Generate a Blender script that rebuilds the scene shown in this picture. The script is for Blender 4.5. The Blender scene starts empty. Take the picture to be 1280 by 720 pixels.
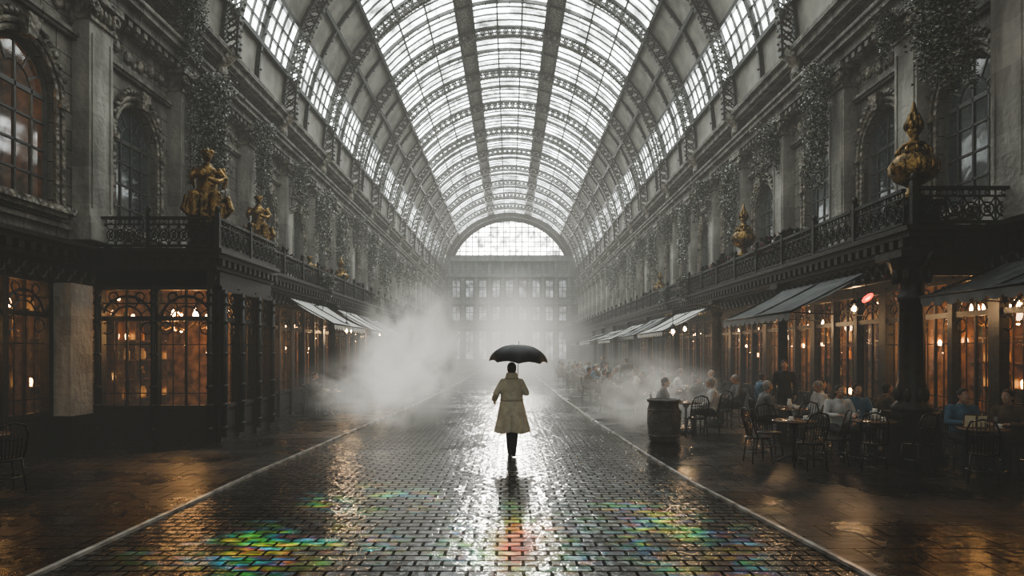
import bpy, bmesh, math, random
from mathutils import Vector, Matrix
random.seed(7)
SC=bpy.context.scene
COL=SC.collection
R=math.radians
try:
    SC.view_settings.view_transform='AgX'; SC.view_settings.look='AgX - High Contrast'; SC.view_settings.exposure=0.22
except Exception: pass
# ---------------------------------------------------------------- materials
def nodes(name):
    m=bpy.data.materials.new(name); m.use_nodes=True
    nt=m.node_tree; nt.nodes.clear()
    o=nt.nodes.new('ShaderNodeOutputMaterial')
    return m,nt,o
def N(nt,t,**kw):
    n=nt.nodes.new(t)
    for k,v in kw.items():
        if k.startswith('i_'): n.inputs[k[2:].replace('_',' ')].default_value=v
        else: setattr(n,k,v)
    return n
def c4(c): return (c[0],c[1],c[2],1)
def pm(name,c1,c2=None,rough=.6,metal=0,scale=5,bump=.0,bscale=20,spec=.5,vor=False):
    m,nt,o=nodes(name); L=nt.links.new
    b=N(nt,'ShaderNodeBsdfPrincipled'); L(b.outputs[0],o.inputs[0])
    b.inputs['Roughness'].default_value=rough; b.inputs['Metallic'].default_value=metal
    b.inputs['Specular IOR Level'].default_value=spec
    if c2 is None: c2=tuple(x*.7 for x in c1)
    tc=N(nt,'ShaderNodeTexCoord')
    nz=N(nt,'ShaderNodeTexNoise'); nz.inputs['Scale'].default_value=scale; nz.inputs['Detail'].default_value=6
    L(tc.outputs['Object'],nz.inputs['Vector'])
    rp=N(nt,'ShaderNodeValToRGB'); rp.color_ramp.elements[0].position=.35; rp.color_ramp.elements[1].position=.65
    rp.color_ramp.elements[0].color=c4(c2); rp.color_ramp.elements[1].color=c4(c1)
    L(nz.outputs[0],rp.inputs[0]); L(rp.outputs[0],b.inputs['Base Color'])
    if bump>0:
        if vor: n2=N(nt,'ShaderNodeTexVoronoi')
        else: n2=N(nt,'ShaderNodeTexNoise')
        n2.inputs['Scale'].default_value=bscale
        L(tc.outputs['Object'],n2.inputs['Vector'])
        bp=N(nt,'ShaderNodeBump'); bp.inputs['Strength'].default_value=bump; bp.inputs['Distance'].default_value=.05
        L(n2.outputs[0],bp.inputs['Height']); L(bp.outputs[0],b.inputs['Normal'])
    return m
def stone_mat(name,c1,c2,block=True):
    m,nt,o=nodes(name); L=nt.links.new
    b=N(nt,'ShaderNodeBsdfPrincipled'); L(b.outputs[0],o.inputs[0]); b.inputs['Roughness'].default_value=.65
    tc=N(nt,'ShaderNodeTexCoord'); sp=N(nt,'ShaderNodeSeparateXYZ'); L(tc.outputs['Object'],sp.inputs[0])
    ad=N(nt,'ShaderNodeMath',operation='ADD'); L(sp.outputs[0],ad.inputs[0]); L(sp.outputs[1],ad.inputs[1])
    cb=N(nt,'ShaderNodeCombineXYZ'); L(ad.outputs[0],cb.inputs[0]); L(sp.outputs[2],cb.inputs[1])
    br=N(nt,'ShaderNodeTexBrick'); L(cb.outputs[0],br.inputs['Vector'])
    br.inputs['Scale'].default_value=1; br.inputs['Brick Width'].default_value=.9; br.inputs['Row Height'].default_value=.38
    br.inputs['Mortar Size'].default_value=.014 if block else 0
    br.inputs['Color1'].default_value=(1,1,1,1); br.inputs['Color2'].default_value=(.72,.72,.72,1); br.inputs['Mortar'].default_value=(.2,.2,.2,1)
    nz=N(nt,'ShaderNodeTexNoise'); nz.inputs['Scale'].default_value=1.3; nz.inputs['Detail'].default_value=9
    mp=N(nt,'ShaderNodeMapping'); mp.inputs['Scale'].default_value=(1.6,1.6,.5); L(tc.outputs['Object'],mp.inputs[0]); L(mp.outputs[0],nz.inputs['Vector'])
    rp=N(nt,'ShaderNodeValToRGB'); rp.color_ramp.elements[0].position=.36; rp.color_ramp.elements[1].position=.64
    rp.color_ramp.elements[0].color=c4(c2); rp.color_ramp.elements[1].color=c4(c1); L(nz.outputs[0],rp.inputs[0])
    mx=N(nt,'ShaderNodeMix',data_type='RGBA',blend_type='MULTIPLY'); mx.inputs[0].default_value=1
    L(rp.outputs[0],mx.inputs[6]); L(br.outputs[0],mx.inputs[7]); L(mx.outputs[2],b.inputs['Base Color'])
    n2=N(nt,'ShaderNodeTexNoise'); n2.inputs['Scale'].default_value=9; n2.inputs['Detail'].default_value=8; L(tc.outputs['Object'],n2.inputs['Vector'])
    bp=N(nt,'ShaderNodeBump'); bp.inputs['Strength'].default_value=.6; bp.inputs['Distance'].default_value=.06
    L(n2.outputs[0],bp.inputs['Height']); L(bp.outputs[0],b.inputs['Normal'])
    return m
def wet_mat(name,bw,rh,c1,c2,mort,rlo,rhi,bumpd=.02,ms=.012,st=.8,ior=1.6):
    m,nt,o=nodes(name); L=nt.links.new
    b=N(nt,'ShaderNodeBsdfPrincipled'); L(b.outputs[0],o.inputs[0])
    tc=N(nt,'ShaderNodeTexCoord')
    def brick(a,c,mo,sm):
        br=N(nt,'ShaderNodeTexBrick'); L(tc.outputs['Object'],br.inputs['Vector'])
        for k,v in (('Scale',1),('Brick Width',bw),('Row Height',rh),('Mortar Size',ms),('Mortar Smooth',sm)): br.inputs[k].default_value=v
        br.inputs['Color1'].default_value=c4(a); br.inputs['Color2'].default_value=c4(c); br.inputs['Mortar'].default_value=c4(mo); return br
    br=brick(c1,c2,mort,.2); L(br.outputs['Color'],b.inputs['Base Color'])
    nz=N(nt,'ShaderNodeTexNoise'); nz.inputs['Scale'].default_value=.55; nz.inputs['Detail'].default_value=5; L(tc.outputs['Object'],nz.inputs['Vector'])
    rp=N(nt,'ShaderNodeMapRange'); rp.inputs[1].default_value=.38; rp.inputs[2].default_value=.62; rp.inputs[3].default_value=rlo; rp.inputs[4].default_value=rhi
    L(nz.outputs[0],rp.inputs[0])
    br2=brick((.4,.4,.4),(1,1,1),(0,0,0),.7)
    L(rp.outputs[0],b.inputs['Roughness'])
    br3=brick((1,1,1),(.6,.6,.6),(.02,.02,.02),.3); L(br3.outputs['Color'],b.inputs['Specular IOR Level'])
    n2=N(nt,'ShaderNodeTexNoise'); n2.inputs['Scale'].default_value=7; n2.inputs['Detail'].default_value=4; L(tc.outputs['Object'],n2.inputs['Vector'])
    ad=N(nt,'ShaderNodeMath',operation='MULTIPLY_ADD'); L(n2.outputs[0],ad.inputs[0]); ad.inputs[1].default_value=.8; L(br2.outputs['Color'],ad.inputs[2])
    pf=N(nt,'ShaderNodeMapRange'); pf.inputs[1].default_value=.36; pf.inputs[2].default_value=.50; pf.inputs[3].default_value=.5; pf.inputs[4].default_value=1
    L(nz.outputs[0],pf.inputs[0])
    hh=N(nt,'ShaderNodeMath',operation='MULTIPLY'); L(ad.outputs[0],hh.inputs[0]); L(pf.outputs[0],hh.inputs[1])
    bp=N(nt,'ShaderNodeBump'); bp.inputs['Strength'].default_value=st; bp.inputs['Distance'].default_value=bumpd
    L(hh.outputs[0],bp.inputs['Height']); L(bp.outputs[0],b.inputs['Normal'])
    b.inputs['IOR'].default_value=ior
    return m
def glow_glass(name,c,s,snap=(.9,.9,.9)):  # emission in the panes stands for daylight behind the glass
    m,nt,o=nodes(name); L=nt.links.new
    ge=N(nt,'ShaderNodeNewGeometry')
    sn=N(nt,'ShaderNodeVectorMath',operation='SNAP'); L(ge.outputs['Position'],sn.inputs[0]); sn.inputs[1].default_value=snap
    wn=N(nt,'ShaderNodeTexWhiteNoise'); L(sn.outputs[0],wn.inputs['Vector'])
    nz=N(nt,'ShaderNodeTexNoise'); nz.inputs['Scale'].default_value=1.1; nz.inputs['Detail'].default_value=8; nz.inputs['Roughness'].default_value=.65
    L(ge.outputs['Position'],nz.inputs['Vector'])
    mr=N(nt,'ShaderNodeMapRange'); mr.inputs[1].default_value=.36; mr.inputs[2].default_value=.62; mr.inputs[3].default_value=.15; mr.inputs[4].default_value=1.3; L(nz.outputs[0],mr.inputs[0])
    m2=N(nt,'ShaderNodeMapRange'); m2.inputs[3].default_value=.5; m2.inputs[4].default_value=1.25; L(wn.outputs[0],m2.inputs[0])
    mu=N(nt,'ShaderNodeMath',operation='MULTIPLY'); L(mr.outputs[0],mu.inputs[0]); L(m2.outputs[0],mu.inputs[1])
    mv=N(nt,'ShaderNodeMath',operation='MULTIPLY'); L(mu.outputs[0],mv.inputs[0]); mv.inputs[1].default_value=s
    e=N(nt,'ShaderNodeEmission'); e.inputs[0].default_value=c4(c); L(mv.outputs[0],e.inputs[1]); L(e.outputs[0],o.inputs[0])
    return m
def emis(name,c,s):
    m,nt,o=nodes(name); e=N(nt,'ShaderNodeEmission'); e.inputs[0].default_value=c4(c); e.inputs[1].default_value=s
    nt.links.new(e.outputs[0],o.inputs[0]); return m
def thin_glass(name,tint,refl=.18):
    m,nt,o=nodes(name); L=nt.links.new
    t=N(nt,'ShaderNodeBsdfTransparent'); t.inputs[0].default_value=c4(tint)
    g=N(nt,'ShaderNodeBsdfGlossy'); g.inputs['Roughness'].default_value=.05
    lw=N(nt,'ShaderNodeLayerWeight'); lw.inputs[0].default_value=.35
    mr=N(nt,'ShaderNodeMapRange'); mr.inputs[3].default_value=refl*.4; mr.inputs[4].default_value=refl*2.4; L(lw.outputs['Fresnel'],mr.inputs[0])
    nz=N(nt,'ShaderNodeTexNoise'); nz.inputs['Scale'].default_value=1.5; bp=N(nt,'ShaderNodeBump'); bp.inputs['Strength'].default_value=.06
    L(nz.outputs[0],bp.inputs['Height']); L(bp.outputs[0],g.inputs['Normal'])
    x=N(nt,'ShaderNodeMixShader'); L(mr.outputs[0],x.inputs[0]); L(t.outputs[0],x.inputs[1]); L(g.outputs[0],x.inputs[2]); L(x.outputs[0],o.inputs[0])
    return m
def steam_mat(name,dens,lum,nscale=1.6,lo=.42,hi=.7,inner=.1,dist=.6):  # brightness is emission put into the steam in place of scattered light
    m,nt,o=nodes(name); L=nt.links.new
    tc=N(nt,'ShaderNodeTexCoord')
    ln=N(nt,'ShaderNodeVectorMath',operation='LENGTH'); L(tc.outputs['Object'],ln.inputs[0])
    fo=N(nt,'ShaderNodeMapRange'); fo.interpolation_type='SMOOTHSTEP'; fo.inputs[1].default_value=.98; fo.inputs[2].default_value=inner; fo.inputs[3].default_value=0; fo.inputs[4].default_value=1
    L(ln.outputs['Value'],fo.inputs[0])
    nz=N(nt,'ShaderNodeTexNoise'); nz.inputs['Scale'].default_value=nscale; nz.inputs['Detail'].default_value=6; nz.inputs['Roughness'].default_value=.6; nz.inputs['Distortion'].default_value=dist
    L(tc.outputs['Object'],nz.inputs['Vector'])
    mr=N(nt,'ShaderNodeMapRange'); mr.inputs[1].default_value=lo; mr.inputs[2].default_value=hi; L(nz.outputs[0],mr.inputs[0])
    mu=N(nt,'ShaderNodeMath',operation='MULTIPLY'); L(fo.outputs[0],mu.inputs[0]); L(mr.outputs[0],mu.inputs[1])
    d=N(nt,'ShaderNodeMath',operation='MULTIPLY'); L(mu.outputs[0],d.inputs[0]); d.inputs[1].default_value=dens
    e=N(nt,'ShaderNodeMath',operation='MULTIPLY'); L(d.outputs[0],e.inputs[0]); e.inputs[1].default_value=lum
    va=N(nt,'ShaderNodeVolumeAbsorption'); va.inputs[0].default_value=(0,0,0,1); L(d.outputs[0],va.inputs[1])
    em=N(nt,'ShaderNodeEmission'); em.inputs[0].default_value=(1,.965,.87,1); L(e.outputs[0],em.inputs[1])
    ad=N(nt,'ShaderNodeAddShader'); L(va.outputs[0],ad.inputs[0]); L(em.outputs[0],ad.inputs[1]); L(ad.outputs[0],o.inputs['Volume'])
    return m

M={}
M['stone']=stone_mat('limestone',(.26,.24,.205),(.075,.069,.058))
M['pil']=stone_mat('pale_stone',(.41,.39,.35),(.2,.19,.17),False)
M['carve']=pm('carved_stone',(.24,.21,.165),(.05,.045,.035),rough=.45,scale=4,bump=1,bscale=9,vor=True)
M['iron']=pm('wrought_iron',(.014,.013,.012),(.006,.006,.006),rough=.45,metal=.0,scale=8,bump=.2,spec=.35)
M['rib']=pm('rib_iron',(.05,.048,.043),(.018,.018,.017),rough=.35,metal=.2,scale=12)
M['panel']=pm('roof_panel',(.32,.305,.265),(.18,.17,.15),rough=.6,scale=1.2,bump=.2,bscale=5)
M['band']=pm('roof_band',(.26,.24,.2),(.08,.075,.065),rough=.45,scale=9,bump=.9,bscale=9,vor=True)
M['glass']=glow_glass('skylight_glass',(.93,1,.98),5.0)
M['glassdim']=glow_glass('skylight_glass_dimmed',(.95,1,.98),1.2)  # glow turned down in the near bays to shade the foreground
M['glassend']=glow_glass('lunette_glass',(1,1,.95),9,(1.3,1.3,1.3))
M['glassback']=glow_glass('far_window_glass',(.9,.97,1),.35)
M['dark']=pm('dark_wood',(.016,.012,.009),(.006,.005,.004),rough=.38,scale=6,bump=.1,spec=.4)
M['frame']=pm('window_frame',(.05,.048,.044),(.02,.02,.019),rough=.4,scale=6)
M['wglass']=pm('upper_glass',(.045,.06,.065),(.018,.024,.026),rough=.08,scale=2,spec=1,bump=.12,bscale=2)
M['sglass']=thin_glass('shop_glass',(.84,.78,.68),.16)
M['clear']=thin_glass('clear_glass',(.75,.8,.8),.3)
M['shopwall']=pm('shop_wall',(.20,.10,.04),(.03,.015,.007),rough=.5,scale=3.5)
M['shelf']=pm('shelf_wood',(.11,.055,.024),(.04,.02,.01),rough=.35)
M['street']=wet_mat('wet_brick',.25,.155,(.045,.042,.038),(.014,.013,.012),(.0015,.0015,.0015),.09,.22,.034,.017,.9,1.7)
M['walk']=wet_mat('wet_paving',.62,.45,(.015,.014,.013),(.008,.0075,.007),(.002,.002,.002),.18,.4,.03,.01,.8,1.45)
M['kerb']=pm('kerb_stone',(.5,.49,.46),(.2,.195,.185),rough=.25,scale=3,bump=.3,bscale=8)
M['gold']=pm('aged_gilding',(.36,.23,.08),(.06,.038,.017),rough=.34,metal=1,scale=6,bump=.6,bscale=14)
M['leaf']=pm('leaf',(.44,.45,.40),(.08,.09,.07),rough=.2,scale=6,spec=1)
M['leafd']=pm('leaf_dark',(.03,.038,.02),(.012,.016,.008),rough=.5,scale=6)
M['flower']=pm('flower',(.26,.06,.10),(.1,.02,.05),rough=.6,scale=8)
M['coat']=pm('cream_gabardine',(.58,.54,.42),(.44,.40,.31),rough=.85,scale=6,bump=.2,bscale=12)
M['belt']=pm('belt_cloth',(.42,.38,.29),(.33,.30,.23),rough=.8)
M['black']=pm('black_cloth',(.012,.012,.014),rough=.8,bump=.1)
M['umb']=pm('umbrella_cloth',(.012,.013,.017),(.006,.006,.008),rough=.55,scale=3)
M['shoe']=pm('shoe_leather',(.012,.01,.009),rough=.25)
M['skin']=pm('skin',(.38,.23,.155),(.32,.18,.12),rough=.55,scale=8)
M['hair']=pm('hair_dark',(.02,.014,.01),rough=.6,scale=30,bump=.4,bscale=50)
M['hairg']=pm('hair_grey',(.28,.27,.25),(.18,.17,.16),rough=.6,scale=30,bump=.4,bscale=50)
M['c_white']=pm('pale_shirt',(.48,.48,.47),rough=.8)
M['c_grey']=pm('grey_jacket',(.14,.14,.14),rough=.85)
M['c_blue']=pm('blue_jacket',(.05,.12,.19),rough=.8)
M['c_brown']=pm('brown_jacket',(.08,.055,.035),rough=.85)
M['wood']=pm('table_wood',(.18,.10,.055),(.1,.055,.03),rough=.2,scale=9)
M['china']=pm('china',(.7,.69,.66),(.6,.59,.56),rough=.2)
M['paper']=pm('menu_paper',(.7,.62,.45),(.58,.5,.34),rough=.8)
M['awd']=pm('awning_grey',(.13,.14,.145),(.07,.075,.08),rough=.33,scale=3,bump=.15,bscale=3)
M['awl']=pm('awning_pale',(.62,.61,.58),(.42,.42,.40),rough=.5,scale=3,bump=.15,bscale=3)
M['bulb']=emis('warm_bulb',(1,.56,.22),42)
M['bulbs']=emis('warm_globe',(1,.60,.26),220)
M['glint']=emis('candle_glow',(1,.52,.16),18)
M['red']=emis('red_glow',(1,.05,.012),2.6)
M['redc']=emis('orange_core',(1,.25,.1),5)
M['amber']=pm('amber_glass',(.65,.3,.07),(.38,.14,.03),rough=.1,scale=5)
M['green']=pm('green_glass',(.05,.12,.05),rough=.1)
M['cream']=pm('cream_glaze',(.65,.52,.33),rough=.2)
M['pot']=pm('weathered_pot',(.11,.105,.1),(.05,.048,.045),rough=.6,bump=.5,bscale=14)
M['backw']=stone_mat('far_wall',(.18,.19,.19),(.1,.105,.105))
# ---------------------------------------------------------------- mesh builder
class MB:
    def __init__(s): s.v=[];s.f=[];s.m=[];s.sm=[]
    def add(s,vs,fs,m=0,sm=False):
        o=len(s.v); s.v+=[tuple(v) for v in vs]
        for f in fs: s.f.append([o+i for i in f]); s.m.append(m); s.sm.append(sm)
    def box(s,x0,x1,y0,y1,z0,z1,m=0):
        if x0>x1:x0,x1=x1,x0
        if y0>y1:y0,y1=y1,y0
        s.add([(x0,y0,z0),(x1,y0,z0),(x1,y1,z0),(x0,y1,z0),(x0,y0,z1),(x1,y0,z1),(x1,y1,z1),(x0,y1,z1)],
              [(0,3,2,1),(4,5,6,7),(0,1,5,4),(1,2,6,5),(2,3,7,6),(3,0,4,7)],m)
    def beam(s,a,b,w,h,m=0,up=(0,0,1)):
        a=Vector(a);b=Vector(b);d=(b-a)
        if d.length<1e-6:return
        d.normalize();u=Vector(up)
        if abs(d.dot(u))>.95:u=Vector((1,0,0)) if abs(d.x)<.9 else Vector((0,1,0))
        sd=d.cross(u).normalized();u=sd.cross(d).normalized();sd*=w/2;u*=h/2
        vs=[a-sd-u,a+sd-u,a+sd+u,a-sd+u,b-sd-u,b+sd-u,b+sd+u,b-sd+u]
        s.add(vs,[(0,1,2,3),(7,6,5,4),(0,4,5,1),(1,5,6,2),(2,6,7,3),(3,7,4,0)],m)
    def tube(s,pts,r,n=8,m=0,sm=True,flat=1.0):
        P=[Vector(p) for p in pts]
        if not isinstance(r,(list,tuple)): r=[r]*len(P)
        T=[]
        for i in range(len(P)):
            a=P[max(0,i-1)];b=P[min(len(P)-1,i+1)];T.append((b-a).normalized())
        u=Vector((0,0,1)) if abs(T[0].z)<.9 else Vector((1,0,0))
        vs=[];fs=[]
        for i,p in enumerate(P):
            u=(u-T[i]*u.dot(T[i])).normalized(); w=T[i].cross(u)
            for k in range(n):
                a=2*math.pi*k/n; vs.append(p+(u*math.cos(a)*flat+w*math.sin(a))*r[i])
        for i in range(len(P)-1):
            for k in range(n):
                k2=(k+1)%n; fs.append((i*n+k,i*n+k2,(i+1)*n+k2,(i+1)*n+k))
        fs.append(tuple(reversed(range(n)))); fs.append(tuple(range((len(P)-1)*n,len(P)*n)))
        s.add(vs,fs,m,sm)
    def lathe(s,prof,n=16,c=(0,0,0),m=0,sm=True,flute=0,sx=1,sy=1,fn=8):
        vs=[];fs=[]
        for (r,z) in prof:
            for k in range(n):
                a=2*math.pi*k/n; rr=r*(1+flute*math.cos(a*fn)); vs.append((c[0]+rr*math.cos(a)*sx,c[1]+rr*math.sin(a)*sy,c[2]+z))
        for i in range(len(prof)-1):
            for k in range(n):
                k2=(k+1)%n; fs.append((i*n+k,i*n+k2,(i+1)*n+k2,(i+1)*n+k))
        fs.append(tuple(reversed(range(n)))); fs.append(tuple(range((len(prof)-1)*n,len(prof)*n)))
        s.add(vs,fs,m,sm)
    def ell(s,c,r,nu=12,nv=8,m=0,rot=None):
        if not isinstance(r,(list,tuple)): r=(r,r,r)
        vs=[];fs=[]
        for j in range(1,nv):
            t=math.pi*j/nv
            for k in range(nu):
                a=2*math.pi*k/nu; vs.append(Vector((r[0]*math.sin(t)*math.cos(a),r[1]*math.sin(t)*math.sin(a),r[2]*math.cos(t))))
        vs.append(Vector((0,0,r[2])));vs.append(Vector((0,0,-r[2])))
        if rot: vs=[rot@v for v in vs]
        vs=[v+Vector(c) for v in vs]
        for j in range(nv-2):
            for k in range(nu):
                k2=(k+1)%nu; fs.append((j*nu+k,(j+1)*nu+k,(j+1)*nu+k2,j*nu+k2))
        t=len(vs)-2;b=len(vs)-1
        for k in range(nu):
            k2=(k+1)%nu; fs.append((t,k,k2)); fs.append((b,(nv-2)*nu+k2,(nv-2)*nu+k))
        s.add(vs,fs,m,True)
    def ring(s,c,Rr,r,ax='x',n=12,k=4,m=0,a0=0,a1=2*math.pi):
        pts=[]
        for i in range(n+1):
            a=a0+(a1-a0)*i/n; q=(math.cos(a)*Rr,math.sin(a)*Rr)
            pts.append({'x':(c[0],c[1]+q[0],c[2]+q[1]),'y':(c[0]+q[0],c[1],c[2]+q[1]),'z':(c[0]+q[0],c[1]+q[1],c[2])}[ax])
        s.tube(pts,r,k,m,False)
    def mesh(s,name,mats):
        me=bpy.data.meshes.new(name); me.from_pydata(s.v,[],s.f)
        for mt in mats: me.materials.append(M[mt])
        me.polygons.foreach_set('material_index',s.m); me.polygons.foreach_set('use_smooth',s.sm); me.update()
        return me
    def obj(s,name,mats,**kw): return mk(name,s.mesh(name,mats),**kw)
def mk(name,data,label=None,cat=None,parent=None,loc=(0,0,0),rz=0,kind=None,group=None,sc=None):
    o=bpy.data.objects.new(name,data); COL.objects.link(o)
    if parent: o.parent=parent
    o.location=loc; o.rotation_euler=(0,0,rz)
    if sc: o.scale=sc
    if label:o['label']=label
    if cat:o['category']=cat
    if kind:o['kind']=kind
    if group:o['group']=group
    return o
def struct(name,me,label,cat,loc=(0,0,0),rz=0,sc=None):
    return mk(name,me,label=label,cat=cat,kind='structure',loc=loc,rz=rz,sc=sc)
def dup(root,loc,rz=0,label=None,sc=None,mats=None):
    def cp(o,par):
        n=o.copy(); COL.objects.link(n)
        if par: n.parent=par
        nm=o.name.split('.')[0]
        if mats and nm in mats and n.type=='MESH':
            n.material_slots[0].link='OBJECT'; n.material_slots[0].material=M[mats[nm]]
        for ch in kids[o.name]: cp(ch,n)
        return n
    kids={}
    def collect(o):
        kids[o.name]=list(o.children)
        for ch in kids[o.name]: collect(ch)
    collect(root)
    n=cp(root,None); n.location=loc; n.rotation_euler=(0,0,rz)
    if label:n['label']=label
    if sc:n.scale=(sc,sc,sc) if not isinstance(sc,tuple) else sc
    return n
def place(root,spots):
    out=[]
    for sp in spots[1:]:
        out.append(dup(root,sp[0],sp[1] if len(sp)>1 else 0,sp[2] if len(sp)>2 else None,sp[3] if len(sp)>3 else None,sp[4] if len(sp)>4 else None))
    sp=spots[0]; root.location=sp[0]
    if len(sp)>1: root.rotation_euler=(0,0,sp[1])
    if len(sp)>2 and sp[2]: root['label']=sp[2]
    if len(sp)>3 and sp[3]: root.scale=(sp[3],)*3 if not isinstance(sp[3],tuple) else sp[3]
    if len(sp)>4 and sp[4]:
        for o in [root]+list(root.children_recursive):
            nm=o.name.split('.')[0]
            if nm in sp[4]:
                o.material_slots[0].link='OBJECT'; o.material_slots[0].material=M[sp[4][nm]]
    return [root]+out
# ---------------------------------------------------------------- camera
CZ=1.95
cam=bpy.data.cameras.new('camera'); co=bpy.data.objects.new('camera',cam); COL.objects.link(co)
co.location=(0,0,CZ); co.rotation_euler=(R(90),0,0)
cam.sensor_width=36; cam.lens=850/1280*36; cam.shift_y=80/1280; cam.shift_x=3/1280; cam.clip_end=300
SC.camera=co
END=88.0; SPR=11.0; RV=8.7; BAY=5.5
# ---------------------------------------------------------------- floor
lk=[(-4,-4.25),(6,-4.12),(10.7,-4.08),(16.6,-3.86),(24.7,-3.5),(45,-3.15),(END,-3.0)]
rk=[(-4,3.35),(6,3.12),(10,2.72),(13,2.58),(19.5,2.38),(30,2.2),(45,2.1),(END,2.1)]
def ip(t,y):
    for (a,x),(b,x2) in zip(t,t[1:]):
        if y<=b: return x+(x2-x)*(y-a)/(b-a)
    return t[-1][1]
ys=sorted(set([a for a,_ in lk]+[a for a,_ in rk]))
fb=MB()
for y0,y1 in zip(ys,ys[1:]):
    a,b,c,d=ip(lk,y0),ip(lk,y1),ip(rk,y0),ip(rk,y1)
    fb.add([(a,y0,0),(c,y0,0),(d,y1,0),(b,y1,0)],[(0,1,2,3)],0)
    fb.add([(-11.2,y0,0),(a,y0,0),(b,y1,0),(-11.2,y1,0)],[(0,1,2,3)],1)
    fb.add([(c,y0,0),(11.2,y0,0),(11.2,y1,0),(d,y1,0)],[(0,1,2,3)],1)
struct('floor',fb.mesh('floor',['street','walk']),'wet dark brick street with paved side walks','floor')
def kerb(tab,n):
    b=MB(); w=.03
    for (y0,x0),(y1,x1) in zip(tab,tab[1:]):
        b.add([(x0-w,y0,0),(x0+w,y0,0),(x1+w,y1,0),(x1-w,y1,0),(x0-w,y0,.03),(x0+w,y0,.03),(x1+w,y1,.03),(x1-w,y1,.03)],
              [(4,5,6,7),(0,4,7,3),(1,2,6,5),(0,1,5,4)],0)
    struct('trim_%d'%n,b.mesh('kerb',['kerb']),'thin pale wet kerb strip along the street','kerb')
kerb(lk,1);kerb(rk,2)
# ---------------------------------------------------------------- walls
tn=[3];wn=[1]
def T(): tn[0]+=1; return 'trim_%d'%tn[0]
def W(): wn[0]+=1; return 'window_%d'%wn[0]
HW=.88; SILL=4.8; SPZ=2.1
winL=[5.2,8.9,12.5,16.35,20.3]+[25.0+3.6*i for i in range(18)]
winR=[6.6,10.2,13.35,16.35,19.7,23.9]+[27.5+3.5*i for i in range(17)]
pilL=[7.0,10.75,14.4,18.3,22.9]+[26.8+3.6*i for i in range(17)]
pilR=[8.4,11.8,14.85,18.0,21.9]+[25.7+3.5*i for i in range(18)]
REV=.16
def facade(side,wins,name):
    X=9.0*side; b=MB(); Xi=X+REV*side
    eds=[-4]+[(a+c)/2 for a,c in zip(wins,wins[1:])]+[END]
    z0,z1=3.9,SPR+.3
    arc=[(HW*math.cos(R(180-15*i)),SILL+SPZ+HW*math.sin(R(180-15*i))) for i in range(13)]
    for i,w in enumerate(wins):
        a,c=eds[i],eds[i+1]
        q=lambda y0,y1,za,zb:b.add([(X,y0,za),(X,y1,za),(X,y1,zb),(X,y0,zb)],[(0,1,2,3)])
        q(a,c,z0,SILL); q(a,w-HW,SILL,z1); q(w+HW,c,SILL,z1)
        for (p,pz),(r,rz) in zip(arc,arc[1:]):
            b.add([(X,w+p,pz),(X,w+r,rz),(X,w+r,z1),(X,w+p,z1)],[(0,1,2,3)])
        loop=[(-HW,SILL)]+arc+[(HW,SILL)]
        for (p,pz),(r,rz) in zip(loop,loop[1:]+loop[:1]):
            b.add([(X,w+p,pz),(X,w+r,rz),(Xi,w+r,rz),(Xi,w+p,pz)],[(0,1,2,3)])
    struct(name,b.mesh(name,['stone']),'weathered limestone upper facade with arched windows','wall')
facade(-1,winL,'wall_left'); facade(1,winR,'wall_right')
def arched(glass):
    b=MB()
    arc=[(HW*math.cos(R(15*i)),SPZ+HW*math.sin(R(15*i))) for i in range(13)]
    loop=[(-HW,0),(HW,0)]+arc
    b.add([(0,p,z) for p,z in loop],[tuple(range(len(loop)))],0)
    pts=[(0,-HW+.05,0),(0,-HW+.05,SPZ)]+[(0,(HW-.05)*math.cos(R(180-15*i)),SPZ+(HW-.05)*math.sin(R(180-15*i))) for i in range(13)]+[(0,HW-.05,0)]
    b.tube(pts,.06,4,1,False)
    for y in (-.44,0,.44): b.beam((0,y,0),(0,y,SPZ+(.42 if y==0 else .1)),.045,.06,1)
    for z in (.06,.55,1.07,1.6,SPZ): b.beam((0,-HW,z),(0,HW,z),.06,.04 if z!=SPZ else .09,1)
    b.ring((0,0,SPZ),.42,.022,'x',10,4,1,0,math.pi)
    for a in (30,60,90,120,150): b.beam((0,.42*math.cos(R(a)),SPZ+.42*math.sin(R(a))),(0,.85*math.cos(R(a)),SPZ+.85*math.sin(R(a))),.035,.035,1)
    return b.mesh('arched_window',[glass,'frame'])
am=arched('wglass'); amc=arched('clear')
def surround():
    b=MB()
    for r,t,pr in ((HW+.07,.055,.08),(HW+.2,.06,.14)):
        pts=[(-pr/2,-r,.0),(-pr/2,-r,SPZ)]+[(-pr/2,r*math.cos(R(180-10*i)),SPZ+r*math.sin(R(180-10*i))) for i in range(1,19)]+[(-pr/2,r,0)]
        b.tube(pts,t,6,0,False)
    b.box(-.3,.0,-HW-.34,HW+.34,-.12,0,0); b.box(-.22,0,-HW-.28,HW+.28,-.2,-.12,0)
    b.add([(-.24,-.12,SPZ+HW-.02),(-.24,.12,SPZ+HW-.02),(-.3,.18,SPZ+HW+.36),(-.3,-.18,SPZ+HW+.36),(0,-.12,SPZ+HW-.02),(0,.12,SPZ+HW-.02),(0,.18,SPZ+HW+.36),(0,-.18,SPZ+HW+.36)],
          [(0,1,2,3),(0,3,7,4),(1,5,6,2),(3,2,6,7),(0,4,5,1)],0)
    for s in (-1,1):
        for i in range(7):
            b.ell((-.1,s*(.28+.13*i),SPZ+HW+.3-.02*i*i),(.08,.08,.07+.02*math.sin(i*2)),6,5,0)
        b.box(-.16,0,s*(HW+.04),s*(HW+.28),SPZ-.12,SPZ+.02,0)
    return b.mesh('window_surround',['carve'])
sm=surround()
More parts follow.
